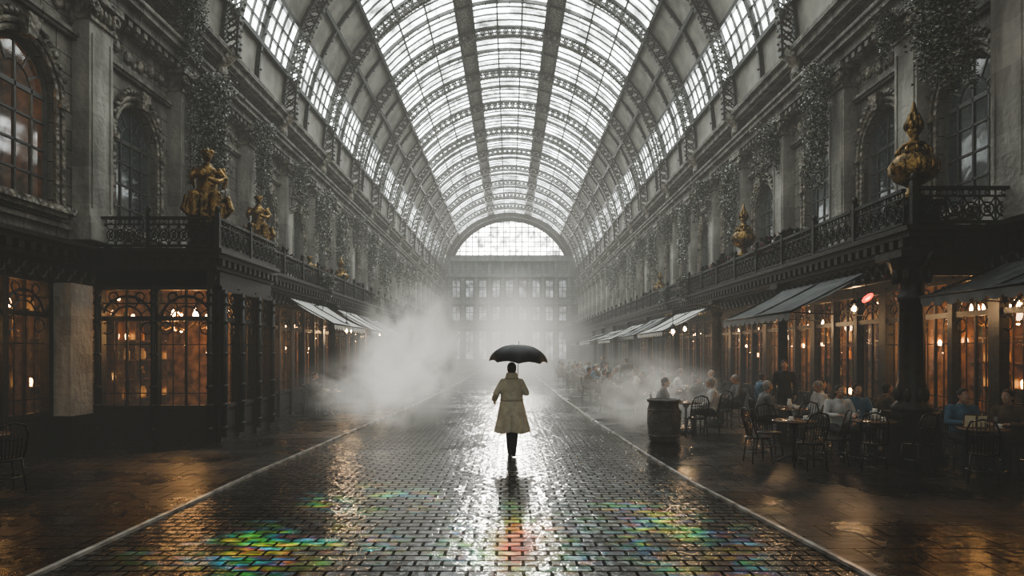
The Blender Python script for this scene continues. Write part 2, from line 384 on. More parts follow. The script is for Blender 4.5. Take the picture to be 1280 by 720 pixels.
for side,wins in ((-1,winL),(1,winR)):
    for i,w in enumerate(wins):
        clear = (side<0 and i in(1,2))
        struct(W(),amc if clear else am,'tall arched multi-pane window in dark frame','window',(side*(9+REV-.04),w,SILL))
        struct(T(),sm,'carved stone arch surround with keystone','window surround',(side*9.0,w,SILL),0 if side>0 else math.pi)
def pil():
    b=MB(); w=.42
    b.box(-.46,0,-w-.1,w+.1,0,.35,0); b.box(-.42,0,-w-.05,w+.05,.35,.5,0)
    b.box(-.36,0,-w,w,.5,4.55,0)
    b.box(-.385,-.36,-w+.08,-w+.13,.7,4.3,0);b.box(-.385,-.36,w-.13,w-.08,.7,4.3,0)
    b.box(-.42,0,-w-.05,w+.05,4.55,4.63,1)
    b.box(-.40,0,-w-.02,w+.02,4.63,5.0,1)
    for s in (-1,1):
        b.ring((-.45,s*(w-.05),4.86),.1,.045,'x',10,5,1)
    for i in range(5): b.ell((-.43,-.3+.15*i,4.78),(.06,.06,.15),6,5,1)
    b.box(-.52,0,-w-.14,w+.14,5.0,5.15,1)
    return b.mesh('pilaster',['pil','carve'])
pmh=pil()
for side,pl in ((-1,pilL),(1,pilR)):
    for y in pl:
        struct(T(),pmh,'pale stone pilaster with carved capital','pilaster',(side*9.0,y,4.25),0 if side>0 else math.pi)
def bracket():
    b=MB()
    b.tube([(-.05,0,-1.0),(-.28,0,-.8),(-.2,0,-.5),(-.42,0,-.2),(-.75,0,-.02)],[.1,.16,.12,.17,.14],8,0)
    b.ell((-.35,0,-.55),(.18,.2,.2),8,6,0)
    for i in range(6): b.ell((-.2-.06*i,.15*math.sin(i*2.1),-.9+.16*i),(.09,.1,.09),6,5,0)
    return b.mesh('bracket',['carve'])
bm_=bracket()
def cornice(side,name_lab):
    X=9.0*side; s=-side
    b=MB()
    for za,zb,pr in ((9.35,9.5,.25),(9.5,9.72,.42),(9.72,9.86,.6),(9.86,9.95,.68)): b.box(X,X+s*pr,-4,END,za,zb,0)
    y=-3.8
    while y<60: b.box(X+s*.25,X+s*.38,y,y+.16,9.36,9.5,0); y+=.32
    for za,zb,pr in ((8.35,8.42,.1),(8.42,8.5,.16),(4.42,4.5,.1),(10.75,10.95,.45),(10.95,11.1,.6)): b.box(X,X+s*pr,-4,END,za,zb,0)
    y=3.0
    while y<70:
        z=8.9+.06*math.sin(y*3)
        b.ell((X+s*.02,y,z),(.09,.17,.16),6,5,1); b.ell((X+s*.02,y+.24,z+.08*math.sin(y*7)),(.07,.08,.1),5,4,1)
        if y<45:
            b.ell((X+s*.03,y,10.35),(.08,.13,.22),6,5,1); b.ell((X+s*.03,y+.25,10.3),(.05,.06,.12),5,4,1)
        y+=.5
    struct(T(),b.mesh('cornice',['stone','carve']),name_lab,'cornice')
cornice(-1,'carved limestone cornice with dentils'); cornice(1,'carved limestone cornice with dentils')
RIBS=[4.0+BAY*i for i in range(-1,16)]
for side in (-1,1):
    for y in RIBS:
        struct(T(),bm_,'carved scroll bracket carrying a roof rib','bracket',(side*9.0,y,11.0),0 if side>0 else math.pi,(1,1.2,1.2))
# ---------------------------------------------------------------- vault
def vp(r,a,y): return (r*math.sin(R(a)),y,SPR+r*math.cos(R(a)))
cb=MB()
strips=[(13,18.5,1),(48,68,0),(80,92,0)]
for s in (-1,1):
    for a0,a1,mi in strips:
        n=4
        for i in range(n):
            p=s*(a0+(a1-a0)*i/n);q=s*(a0+(a1-a0)*(i+1)/n)
            rr=RV+(.02 if mi==0 else -.05)
            cb.add([vp(rr,p,-6),vp(rr,q,-6),vp(rr,q,END),vp(rr,p,END)],[(0,1,2,3)],mi,False)
struct('ceiling',cb.mesh('ceiling',['panel','band']),'curved grey roof panels of a barrel vault','ceiling')
def glass_strip(a0,a1,cols,rows,g='glass'):
    b=MB(); L=BAY; n=cols*2
    for i in range(n):
        p=a0+(a1-a0)*i/n;q=a0+(a1-a0)*(i+1)/n
        b.add([vp(RV+.04,p,0),vp(RV+.04,q,0),vp(RV+.04,q,L),vp(RV+.04,p,L)],[(0,1,2,3)],0)
    for i in range(cols+1):
        a=a0+(a1-a0)*i/cols
        rad=Vector((math.sin(R(a)),0,math.cos(R(a))))
        b.beam(vp(RV,a,0),vp(RV,a,L),.08,.1,1,rad)
    for j in range(rows+1):
        y=L*j/rows
        for i in range(cols*2):
            p=a0+(a1-a0)*i/(cols*2);q=a0+(a1-a0)*(i+1)/(cols*2)
            rad=Vector((math.sin(R((p+q)/2)),0,math.cos(R((p+q)/2))))
            b.beam(vp(RV,p,y),vp(RV,q,y),.07,.07,1,rad)
    return b.mesh('skylight',[g,'rib'])
GA=[(-13,13,3,8),(18.5,48,3,8),(-48,-18.5,3,8),(68,80,3,9),(-80,-68,3,9)]
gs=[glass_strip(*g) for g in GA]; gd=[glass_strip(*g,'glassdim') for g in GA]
for y in RIBS:
    if y+BAY>END+3: continue
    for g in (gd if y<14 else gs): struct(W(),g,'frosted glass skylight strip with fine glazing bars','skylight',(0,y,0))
for a in (-80,-68,-58,-48,-18.5,-13,13,18.5,48,58,68,80):
    b=MB(); rad=Vector((math.sin(R(a)),0,math.cos(R(a)))); 
    b.beam(vp(RV-.08,a,-4),vp(RV-.08,a,END),.14,.18,0,rad)
    struct(T(),b.mesh('purlin',['rib']),'long dark iron roof beam','roof beam')
def rib():
    b=MB(); ri,ro=RV-.52,RV-.08; n=64
    for k in range(n):
        a=-91+182*k/n; c=-91+182*(k+1)/n; mid=(a+c)/2
        rad=Vector((math.sin(R(mid)),0,math.cos(R(mid))))
        for r,h,w in ((ri,.07,.24),(ro,.09,.24)):
            b.beam(vp(r,a,0),vp(r,c,0),w,h,0,rad)
        for yy in (-.1,.1):
            b.beam(vp(ri,a,yy),vp(ro,c,yy),.03,.04,0,rad); b.beam(vp(ro,a,yy),vp(ri,c,yy),.03,.04,0,rad)
        p=vp((ri+ro)/2,mid,0)
        b.ring(p,.125,.026,'y',8,4,1)
        b.ell(vp(ri-.06,mid,0),(.055,.09,.055),5,4,1)
        b.ell(vp(ri-.05,a,.1),(.04,.04,.04),5,4,1); b.ell(vp(ri-.05,a,-.1),(.04,.04,.04),5,4,1)
    return b.mesh('rib',['rib','carve'])
rm=rib()
for y in RIBS: struct(T(),rm,'lacy iron arch rib with scrolled lattice','roof rib',(0,y,0))
def minor():
    b=MB(); n=44
    for k in range(n):
        a=-90+180*k/n;c=-90+180*(k+1)/n;rad=Vector((math.sin(R(a)),0,math.cos(R(a))))
        b.beam(vp(RV-.06,a,0),vp(RV-.06,c,0),.12,.16,0,rad)
        b.ell(vp(RV-.18,a,0),(.04,.05,.04),5,4,0)
    return b.mesh('minor_rib',['rib'])
mn=minor()
for y in RIBS[2:]:
    if y+BAY/2<END: struct(T(),mn,'slender secondary iron arch','roof rib',(0,y+BAY/2,0))
# ---------------------------------------------------------------- end wall
b=MB(); zb=14.3; X=9.0
def qd(x0,x1,z0,z1): b.add([(x0,END,z0),(x1,END,z0),(x1,END,z1),(x0,END,z1)],[(0,1,2,3)])
rows=[(1.0,4.6),(6.0,7.8),(9.0,11.2)]
cols=[-6.9+1.72*i for i in range(9)]
z=0
for r0,r1 in rows:
    qd(-9,9,z,r0)
    xe=-9
    for c in cols: qd(xe,c-.5,r0,r1); xe=c+.5
    qd(xe,9,r0,r1); z=r1
qd(-9,9,z,zb)
for k in range(24):
    a=-90+180*k/24;c=a+7.5
    def pt(r,aa): return (r*math.sin(R(aa)),END,max(zb,SPR+r*math.cos(R(aa))))
    if SPR+9*math.cos(R((a+c)/2))>zb: b.add([pt(7.9,a),pt(9,a),pt(9,c),pt(7.9,c)],[(0,1,2,3)])
struct('wall_back',b.mesh('wall_back',['backw']),'hazy pale stone facade closing the arcade','wall')
for r0,r1 in rows:
    wb=MB(); wb.add([(-.5,0,0),(.5,0,0),(.5,0,r1-r0),(-.5,0,r1-r0)],[(0,1,2,3)],0)
    wb.beam((0,-.05,0),(0,-.05,r1-r0),.08,.08,1); wb.beam((-.5,-.05,(r1-r0)*.6),(.5,-.05,(r1-r0)*.6),.08,.08,1)
    wb.tube([(-.52,-.05,0),(-.52,-.05,r1-r0),(.52,-.05,r1-r0),(.52,-.05,0),(-.52,-.05,0)],.06,4,1,False)
    me=wb.mesh('far_window',['glassback','rib'])
    for c in cols: struct(W(),me,'pale rectangular window in far facade','window',(c,END+.05,r0))
b=MB()
for za,zb2,pr in ((4.9,5.3,.6),(8.1,8.5,.4),(11.6,12.0,.5),(13.6,14.3,.7)): b.box(-9,9,END-pr,END,za,zb2,0)
for i in range(10):
    x=-7.76+1.72*i; b.box(x-.2,x+.2,END-.35,END,0,13.6,0)
struct(T(),b.mesh('far_trim',['backw']),'stone string courses and piers on far facade','facade trim')
b=MB(); rr=7.95
th=math.degrees(math.acos((14.3-SPR)/rr)); n=20
pts=[(rr*math.sin(R(-th+2*th*k/n)),0,SPR+rr*math.cos(R(-th+2*th*k/n))) for k in range(n+1)]
b.add(pts,[tuple(range(n+1))],0)
x=-7.2
while x<7.3:
    top=SPR+math.sqrt(max(0,rr*rr-x*x)); 
    if top>14.35: b.beam((x,-.1,14.3),(x,-.1,top),.08,.1,1)
    x+=.8
for z in [14.3+.62*i for i in range(8)]:
    h=math.sqrt(max(.01,rr*rr-(z-SPR)**2)); b.beam((-h,-.1,z),(h,-.1,z),.1,.08 if z>14.4 else .3,1)
b.tube([(p[0],-.1,p[2]) for p in pts],.22,5,1,False)
struct('window_1',b.mesh('lunette',['glassend','rib']),'bright semicircular lunette window with fine grid','window',(0,END-.15,0))
# ---------------------------------------------------------------- ground floor: balcony ledges
def ledge(X0,X1,y0,y1,front=False):
    s=1 if X1>X0 else -1
    b=MB()
    b.box(X0,X1,y0,y1,3.72,3.95,0); b.box(X0,X1+s*.1,y0-.1 if front else y0,y1,3.95,4.05,0); b.box(X0,X1+s*.18,y0-.18 if front else y0,y1,4.05,4.14,0)
    b.box(X1-s*.25,X1-s*.12,y0+.1,y1,3.3,3.72,0)
    y=y0+.1
    while y<min(y1,50):
        b.box(X1,X1+s*.09,y,y+.14,3.8,3.95,0); y+=.3
    if front:
        xx=min(X0,X1)+.1
        while xx<max(X0,X1): b.box(xx,xx+.14,y0-.08,y0,3.8,3.95,0); xx+=.3
        b.box(X0,X1-s*.12,y0+.12,y0+.25,3.3,3.72,0)
    y=y0+.3
    while y<min(y1,45):
        b.ring((X1-s*.1,y,3.5),.14,.03,'x',8,4,0); y+=.36
    struct(T(),b.mesh('ledge',['dark']),'dark ornate balcony ledge above the shops','ledge')
ledge(-9,-6.25,14.5,18.0,True); ledge(-9,-6.5,18.0,END)
ledge(9,7.0,11.85,END,True)
ledge(-9.3,-8.75,-4,14.5); ledge(9.3,8.35,-4,11.85)
def railing():
    b=MB(); w=1.8
    b.box(0,w-.1,-.04,.04,.62,.68,0); b.box(0,w-.1,-.03,.03,.04,.09,0); b.box(0,w-.1,-.02,.02,.5,.53,0)
    for i in range(7): b.box(1.7*i/6-.012,1.7*i/6+.012,-.012,.012,.05,.62,0)
    for i in range(6):
        x=1.7*(i+.5)/6
        b.ring((x,0,.29),.12,.018,'y',10,4,0); b.ring((x,0,.29),.055,.016,'y',8,4,0)
        b.beam((x-.13,0,.09),(x+.13,0,.5),.02,.02,0); b.beam((x+.13,0,.09),(x-.13,0,.5),.02,.02,0)
        b.ring((x,0,.575),.04,.012,'y',6,4,0)
    b.box(-.05,.05,-.05,.05,0,.78,0); b.ell((0,0,.84),(.06,.06,.08),8,6,0)
    return b.obj('balcony_railing',['iron'],label='black wrought-iron balcony railing with scrollwork',cat='railing',group='balcony railings')
rr0=railing()
sp=[((-8.95,14.42,4.14),0,None,(.7,1,1)),((-7.65,14.42,4.14),0,None,(.75,1,1))]
sp+=[((-6.2,14.45+1.78*i,4.14),R(90)) for i in range(2)]
sp+=[((-6.6,18.05+1.8*i,4.14),R(90)) for i in range(38)]
sp+=[((7.0+1.8*i,11.78,4.14),0) for i in range(2)]
sp+=[((6.93,11.85+1.8*(i+1),4.14),R(-90)) for i in range(42)]
place(rr0,sp)
def shopfront(w,n,ornate=False):
    b=MB(); g=MB()
    b.box(0,w,0,.1,0,.18,0); b.box(0,w,.03,.1,.18,.72,0); b.box(0,w,-.04,.12,.72,.8,0)
    b.box(0,w,-.02,.1,2.62,2.72,0); b.box(0,w,-.03,.12,3.3,3.69,0); b.box(0,w,-.08,.02,3.28,3.36,0)
    pw=w/n
    for i in range(n+1):
        x=min(max(pw*i,.07),w-.07)
        b.box(x-.07,x+.07,-.06,.12,0,3.4,0)
        if ornate:
            b.tube([(x,-.1,0.1),(x,-.1,3.3)],.055,8,0)
            for z in (.3,.8,1.2,1.9,2.6,3.0,3.2): b.ell((x,-.1,z),(.085,.085,.06),8,5,0)
    for i in range(n):
        x0=pw*i+.07;x1=pw*(i+1)-.07
        b.box(x0+.1,x1-.1,-.01,.03,.27,.64,0)
        b.box((x0+x1)/2-.02,(x0+x1)/2+.02,.02,.07,.8,3.3,0)
        cx=(x0+x1)/2; rad=(x1-x0)/2
        if rad<.66:
            b.ring((cx,.04,2.6),rad*.98,.03,'y',10,4,0,0,math.pi); b.ring((cx,.04,2.6),rad*.6,.02,'y',10,4,0,0,math.pi)
            for a in (30,60,120,150): b.beam((cx+rad*.6*math.cos(R(a)),.04,2.6+rad*.6*math.sin(R(a))),(cx+rad*math.cos(R(a)),.04,2.6+rad*math.sin(R(a))),.025,.025,0)
        b.box(x0,x1,.03,.06,2.98,3.01,0); 
        for zz in (1.05,2.1): b.box(x0,x1,.035,.055,zz,zz+.022,0)
        for s in (-1,1):
            b.box(cx+s*rad*.5-.008,cx+s*rad*.5+.008,.035,.055,.8,2.62,0)
            b.ring((cx+s*rad*.5,.02,3.14),.1,.02,'y',8,4,0)
            b.ring((cx+s*(rad-.14),.04,2.46),.13,.016,'y',8,4,0)
    g.add([(0,.06,.8),(w,.06,.8),(w,.06,3.3),(0,.06,3.3)],[(0,1,2,3)],0)
    o=b.obj('shopfront',['dark'],label='dark panelled shopfront with warm lit windows',cat='shopfront',group='arcade shopfronts')
    g.obj('glass_pane',['sglass'],parent=o)
    return o
s36=shopfront(3.6,3)
spots=[((-6.9,17.9+3.6*i,0),R(90)) for i in range(19)]+[((8.6,4.8+3.6*(i+1),0),R(-90)) for i in range(22)]+[((-8.95,3.6+3.6*i,0),R(90)) for i in range(3)]
place(s36,spots)
ko=shopfront(2.55,2,True); place(ko,[((-8.9,14.65,0),0)]); ko['label']='ornate dark kiosk front with twin columns and lit windows'
ks=shopfront(3.15,3,True); place(ks,[((-6.3,14.72,0),R(90))]); ks['label']='ornate dark kiosk side with slender turned columns'
for side,Xf,Xb,ya in ((-1,-9.05,-10.9,-4),(1,8.75,10.9,-4)):
    b=MB(); b.add([(Xb,ya,0),(Xb,END,0),(Xb,END,3.9),(Xb,ya,3.9)],[(0,1,2,3)])
    struct('wall_shop_left' if side<0 else 'wall_shop_right',b.mesh('shop_back',['shopwall']),'warm brown inner wall of the shops','wall')
    b=MB()
    b.add([(Xb,ya,3.71),(Xb,END,3.71),(Xf,END,3.71),(Xf,ya,3.71)],[(0,1,2,3)])
    if side<0: b.add([(-9.05,14.8,3.71),(-9.05,END,3.71),(-7.05,END,3.71),(-7.05,14.8,3.71)],[(0,1,2,3)])
    struct('ceiling',b.mesh('shop_ceiling',['shopwall']),'low brown ceiling over the shops','ceiling')
b=MB()
for y in (8.4,15.6,22.8,30,37.2,44.4,51.6,60):
    b.box(8.8,10.9,y-.05,y+.05,0,3.7,0)
struct('wall_partition_right',b.mesh('parts',['shopwall']),'brown partition walls between shops','wall')
b=MB()
for y in (21.5,28.7,35.9,43.1,50.3,59):
    b.box(-7.1,-10.9,y-.05,y+.05,0,3.7,0)
struct('wall_partition_left',b.mesh('parts',['shopwall']),'brown partition walls between shops','wall')
b=MB(); b.box(-8.95,-8.55,13.25,13.95,0,3.3,0); b.box(-8.95,-8.5,13.2,14.0,0,.7,1)
struct(T(),b.mesh('pier',['pil','dark']),'pale stone pier beside the kiosk','pier')
# ---------------------------------------------------------------- columns
def column(rad):
    b=MB()
    b.box(-rad*1.9,rad*1.9,-rad*1.9,rad*1.9,0,.14,0); b.box(-rad*1.6,rad*1.6,-rad*1.6,rad*1.6,.14,.75,0)
    b.box(-rad*1.8,rad*1.8,-rad*1.8,rad*1.8,.75,.82,0)
    b.lathe([(rad*1.5,.82),(rad*1.5,.9),(rad,1.0),(rad*1.15,1.2),(rad,1.3),(rad*.95,2.6),(rad*1.1,2.62),(rad*1.15,2.7),(rad*.9,2.75),(rad*.9,2.9),(rad*1.3,3.0),(rad*1.7,3.25),(rad*1.9,3.3)],20,flute=.06,fn=10)
    b.box(-rad*2,rad*2,-rad*2,rad*2,3.3,3.42,0)
    for i in range(8):
        a=i*math.pi/4; b.ell((rad*1.3*math.cos(a),rad*1.3*math.sin(a),3.05),(rad*.35,rad*.35,.16),6,5,0)
        b.ell((rad*1.1*math.cos(a),rad*1.1*math.sin(a),1.1),(rad*.3,rad*.3,.12),6,5,0)
    for s in (-1,1): b.tube([(0,s*rad,2.75),(0,s*(rad+.12),3.1),(0,s*(rad+.4),3.35)],[.03,.04,.03],6)
    return b
c1=column(.21).obj('iron_column',['iron'],label='thick ornate black cast-iron corner column',cat='column')
c1.location=(7.15,12.1,0); c1.scale=(1,1,3.72/3.42)
c2=column(.125).obj('iron_column',['iron'],label='slender ornate black cast-iron column carrying the balcony',cat='column',group='balcony columns')
place(c2,[((7.15,y,0),0,None,(1,1,1.087)) for y in (17.8,23.4,29,34.6,40.2,45.8,51.4,57)]+[((-6.5,y,0),0,None,(1,1,1.087)) for y in (24.9,32,37.8,43.6,49.4,55.2)])
# ---------------------------------------------------------------- awnings
def awning(w,dep,drop,mat):
    b=MB(); n=int(w/.3); 
    for i in range(n):
        x0=w*i/n;x1=w*(i+1)/n;xm=(x0+x1)/2
        for j in range(4):
            t0=j/4;t1=(j+1)/4
            sg=lambda t:-drop*t-.08*math.sin(math.pi*t)
            b.add([(x0,-dep*t0,sg(t0)),(xm,-dep*t0,sg(t0)-.015),(xm,-dep*t1,sg(t1)-.02),(x0,-dep*t1,sg(t1))],[(0,1,2,3)],0)
            b.add([(xm,-dep*t0,sg(t0)-.015),(x1,-dep*t0,sg(t0)),(x1,-dep*t1,sg(t1)),(xm,-dep*t1,sg(t1)-.02)],[(0,1,2,3)],0)
        b.add([(x0,-dep,-drop),(x1,-dep,-drop),(x1,-dep,-drop-.12),(x1-.05,-dep,-drop-.17),(xm,-dep,-drop-.2),(x0+.05,-dep,-drop-.17),(x0,-dep,-drop-.12)],[(0,1,2,3,4,5,6)],0)
    o=b.obj('awning',[mat],label='',cat='awning')
    f=MB()
    for x in (.03,w/2,w-.03):
        f.tube([(x,0,-.02),(x,-dep,-drop-.03)],.018,5); f.tube([(x,0,-drop-.1),(x,-dep,-drop-.03)],.012,5)
    f.tube([(0,-dep,-drop-.02),(w,-dep,-drop-.02)],.02,6)
    f.obj('awning_frame',['iron'],parent=o)
    return o
def aw(w,dep,drop,mat,loc,rz,lab):
    o=awning(w,dep,drop,mat); o.location=loc; o.rotation_euler=(0,0,rz); o['label']=lab
aw(4.1,1.5,.75,'awd',(6.9,17.2,3.5),R(-90),'large dark grey cafe awning with scalloped edge')
aw(4.6,1.6,.8,'awl',(6.9,28.2,3.5),R(-90),'grey canvas awning over cafe tables')
aw(3.6,1.5,.8,'awd',(6.9,33.2,3.5),R(-90),'grey canvas awning over cafe tables')
aw(4.6,1.9,.8,'awl',(6.9,38.5,3.4),R(-90),'pale canvas awning catching the light')
aw(6,2.2,.7,'awl',(6.9,46,3.3),R(-90),'pale canvas awning catching the light')
aw(6,2.2,.7,'awd',(6.9,54,3.3),R(-90),'pale canvas awning catching the light')
aw(3.2,1.4,.55,'awd',(8.35,11.5,3.45),R(-90),'dark grey awning beside the corner column')
aw(4.2,1.35,.75,'awl',(-6.5,20.0,3.55),R(90),'pale grey sloping shop awning')
aw(3.4,1.35,.75,'awl',(-6.5,25.4,3.55),R(90),'pale grey sloping shop awning')
aw(3.6,1.35,.75,'awd',(-6.5,29,3.55),R(90),'grey sloping shop awning')
# ---------------------------------------------------------------- interior furniture
def shelving():
    b=MB(); w=2.6
    for z in (0.05,.6,1.15,1.7,2.25,2.8): b.box(0,w,-.32,0,z,z+.04,0)
    for x in (0,.86,1.73,2.6): b.box(x-.02,x+.02,-.32,0,0,2.9,0)
    return b.obj('shelving_unit',['shelf'],label='tall brown wooden shelving unit inside a shop',cat='shelves',group='shop shelving')
sh=shelving()
shs=[((-10.85,10.9,0),R(90)),((-10.85,14.9,0),R(90)),((-10.85,18.3,0),R(90))]+[((-10.85,22+3.6*i,0),R(90)) for i in range(4)]+[((10.85,9.4+3.6*(i+.75)+.3,0),R(-90)) for i in range(8)]
place(sh,shs)
def mkb(name,prof,mat,lab,cat):
    b=MB(); b.lathe(prof,10); return b.obj(name,[mat],label=lab,cat=cat,group='goods on shop shelves')
items=[mkb('bottle',[(.05,0),(.055,.02),(.055,.2),(.02,.28),(.018,.36),(.024,.37)],'amber','amber glass bottle on a shop shelf','bottle'),
 mkb('jar',[(.08,0),(.1,.04),(.1,.22),(.06,.26),(.07,.3),(.02,.33)],'cream','cream ceramic jar on a shop shelf','jar'),
 mkb('bottle',[(.045,0),(.05,.02),(.05,.22),(.018,.3),(.018,.38)],'green','green glass bottle on a shop shelf','bottle'),
 mkb('vase',[(.05,0),(.1,.1),(.09,.2),(.04,.28),(.07,.34)],'gold','golden vase on a shop shelf','vase'),
 mkb('candle_lamp',[(.02,0),(.04,.01),(.045,.06),(.05,.12),(.035,.17),(.01,.18)],'glint','small glowing amber candle lamp on a shop shelf','candle lamp')]
used=set()
for (l,rz,*_) in shs[:13]:
    for z in (.64,1.19,1.74,2.29,2.84):
        for k in range(6):
            t=.2+k*.43+random.uniform(-.08,.08)
            x=l[0]+(.16 if rz>0 else -.16); y=l[1]+(t if rz>0 else -t)
            it=random.choice([0,0,1,2,3,4,4]) 
            if random.random()<.2 or min(abs(y-p_) for p_ in (15.6,22.8,30,37.2))<.18: continue
            if it not in used: items[it].location=(x,y,z); used.add(it)
            else: dup(items[it],(x,y,z))
def globe():
    b=MB(); b.tube([(0,0,0),(0,0,.5)],.008,5); b.lathe([(.05,-.02),(.03,.02),(.01,.05)],8,c=(0,0,0))
    o=b.obj('pendant_lamp',['gold'],label='small brass pendant lamp with glowing globe in a shop',cat='pendant lamp',group='shop pendant lamps')
    g=MB(); g.ell((0,0,-.05),(.04,.04,.045),8,6); g.obj('bulb',['bulb'],parent=o); return o
gsp=[]
for i in range(70):
    s_=random.choice([1,1.6,2.3,3.0,3.4]); gsp.append(((8.95+random.random()*1.4,9.2+i*.46+random.random()*.4,3.7-.5*s_),0,None,(.8,.8,s_)))
for i in range(44):
    s_=random.choice([1,1.6,2.3,3.0,3.4]); gsp.append(((-7.4-random.random()*1.8,15.2+i*.55+random.random()*.4,3.7-.5*s_),0,None,(.85,.85,s_)))
for k_,y in enumerate((10.4,10.9,11.3,11.7,12.1,12.5,12.9)):
    s_=1+(k_*1.3)%2.4; gsp.append(((-9.5-.4*(k_%3),y,3.7-.5*s_),0,None,(.85,.85,s_)))
gp=place(globe(),gsp)
for o_ in gp:
    for c_ in o_.children: c_.scale=(1,1,o_.scale[0]/o_.scale[2])
def sconce():
    b=MB(); b.lathe([(.05,0),(.06,.03),(.02,.06)],8,c=(0,0,0)); b.tube([(0,.1,-.05),(0,.05,-.09),(0,0,0)],.012,5); b.tube([(0,.1,-.16),(0,.1,.12)],[.03,.02],6)
    o=b.obj('wall_sconce',['gold'],label='small brass wall sconce with glowing shade in a shop',cat='wall lamp',group='shop wall sconces')
    g=MB(); g.lathe([(.03,.05),(.04,.09),(.03,.15),(.01,.17)],8); g.obj('lamp_shade',['bulb'],parent=o); return o
ssp=[]
for y in (15.7,22.9,30.1):
    for x in (9.2,9.8,10.4):
        ssp.append(((x,y-.21,1.9+.25*((x*7)%2)),0))
for y in (21.6,28.8):
    for x in (-7.6,-8.4,-9.4): ssp.append(((x,y-.26,2.0),0))
place(sconce(),ssp)
def chandelier(loc,e,label='brass chandelier with glowing warm bulbs',sc=None):
    if not hasattr(chandelier,'t'):
        b=MB(); b.tube([(0,0,0),(0,0,-.65)],.012,6); b.lathe([(.02,-.45),(.06,-.5),(.03,-.56),(.07,-.64),(.02,-.72)],10)
        for k in range(6):
            a=k*math.pi/3; c,s=math.cos(a),math.sin(a)
            b.tube([(0,0,-.62),(.14*c,.14*s,-.7),(.28*c,.28*s,-.62),(.3*c,.3*s,-.56)],.01,5)
            b.lathe([(.03,0),(.035,.015),(.015,.02)],8,c=(.3*c,.3*s,-.56))
        o=b.obj('chandelier',['gold'],label=label,cat='chandelier',group='shop chandeliers')
        bb=MB(); bb.lathe([(.012,0),(.026,.03),(.03,.05),(.018,.09),(.004,.11)],8); me=bb.mesh('bulb',['bulb'])
        for k in range(6):
            a=k*math.pi/3; mk('bulb',me,parent=o,loc=(.3*math.cos(a),.3*math.sin(a),-.54))
        chandelier.t=o; o.location=loc; r=o
    else: r=dup(chandelier.t,loc,random.random(),None,sc)
    ld=bpy.data.lights.new('lamp_light','POINT'); ld.energy=e; ld.color=(1,.58,.25); ld.shadow_soft_size=.12
    lo=bpy.data.objects.new('lamp_light',ld); COL.objects.link(lo); lo.parent=r; lo.location=(0,0,-.85)
E_=[22,95,60,110,65,100,70,100]
for i in range(8): chandelier((9.9,10.4+3.6*i,3.68),E_[i],sc=(1.1,1.1,1+.7*(i%2)))
for y in (42,50,58): chandelier((9.6,y,3.68),150)
chandelier((-8.1,16.5,3.68),95,sc=1.7)
for y in (10.2,12.9): chandelier((-9.9,y,3.68),26,sc=(1.1,1.1,1.6))
for i in range(5): chandelier((-8.8,19.8+3.6*i,3.68),85,sc=(1.1,1.1,1.5))
for y in (42,50,58): chandelier((-8.6,y,3.68),140)
chandelier((-10.2,12.6,8.2),18,sc=1.5); chandelier((-10.1,9.0,8.2),18,sc=1.5)
b=MB(); b.box(-11.2,-11.1,6,15,4.2,8.4,0); b.box(-11.1,-9.4,6,15,8.3,8.4,0); b.box(-11.1,-9.4,6,15,4.15,4.2,0); b.box(-11.1,-9.4,14.9,15,4.2,8.3,0); b.box(-11.1,-9.4,6,6.1,4.2,8.3,0)
struct('wall_upper_room',b.mesh('upper_room',['shopwall']),'brown wallpapered upstairs room','wall')
def lantern():
    b=MB(); b.tube([(0,0,.35),(0,0,.9)],.012,6)
    for k in range(4):
        a=R(45+90*k); b.tube([(.07*math.cos(a),.07*math.sin(a),0),(.11*math.cos(a),.11*math.sin(a),.26)],.009,4)
    b.lathe([(.08,-.02),(.08,0),(.03,.01)],8); b.lathe([(.14,.26),(.13,.28),(.05,.36),(.02,.4)],8); b.ell((0,0,-.05),(.02,.02,.04),6,5)
    o=b.obj('hanging_lantern',['iron'],label='black iron lantern with glowing warm globe',cat='lantern',group='hanging lanterns')
    g=MB(); g.ell((0,0,.13),(.05,.05,.08),10,8); g.obj('bulb',['bulbs'],parent=o)
    return o
la=lantern()
LL=place(la,[((-5.35,22.3,2.55),0),((5.45,22.7,2.5),0),((-6.45,18.35,3.0),0,None,.8),((6.7,26,2.7),0),((-6.3,27,2.7),0),((6.6,31.5,2.7),0),((6.5,36.3,2.7),0),((-6.3,33,2.7),0),((7.6,15.0,2.8),0,None,.8),((7.7,12.9,2.8),0,None,.8),((7.6,19.5,2.8),0,None,.8)])  # last three lanterns are added to light the diners
for o_,e_ in zip(LL,(8,12,6,14,8,14,14,8,16,13,16)):
    ld=bpy.data.lights.new('lamp_light','POINT'); ld.energy=e_; ld.color=(1,.66,.36); ld.shadow_soft_size=.1
    lo=bpy.data.objects.new('lamp_light',ld); COL.objects.link(lo); lo.parent=o_; lo.location=(0,0,-.2)
def arm(x0,x1,y,z):
    b=MB(); b.tube([(0,0,0),((x1-x0)*.5,0,.12),(x1-x0,0,0)],.018,6); b.ring(((x1-x0)*.25,0,-.05),.1,.012,'y',10,4)
    b.obj('lantern_bracket',['iron'],label='curved iron bracket holding a lantern',cat='bracket',loc=(x0,y,z))
arm(-6.5,-5.35,22.3,3.45); arm(7.0,5.45,22.7,3.4)
b=MB(); b.ell((0,0,0),(.135,.05,.06),14,8,0); o=b.obj('neon_lamp',['red'],label='small oval red glowing lamp below the balcony',cat='lamp',loc=(6.95,13.2,3.0)); o.rotation_euler=(0,R(-38),0)
b=MB(); b.ell((-.02,-.03,0),(.07,.035,.022),10,6,0); b.obj('lamp_core',['redc'],parent=o)
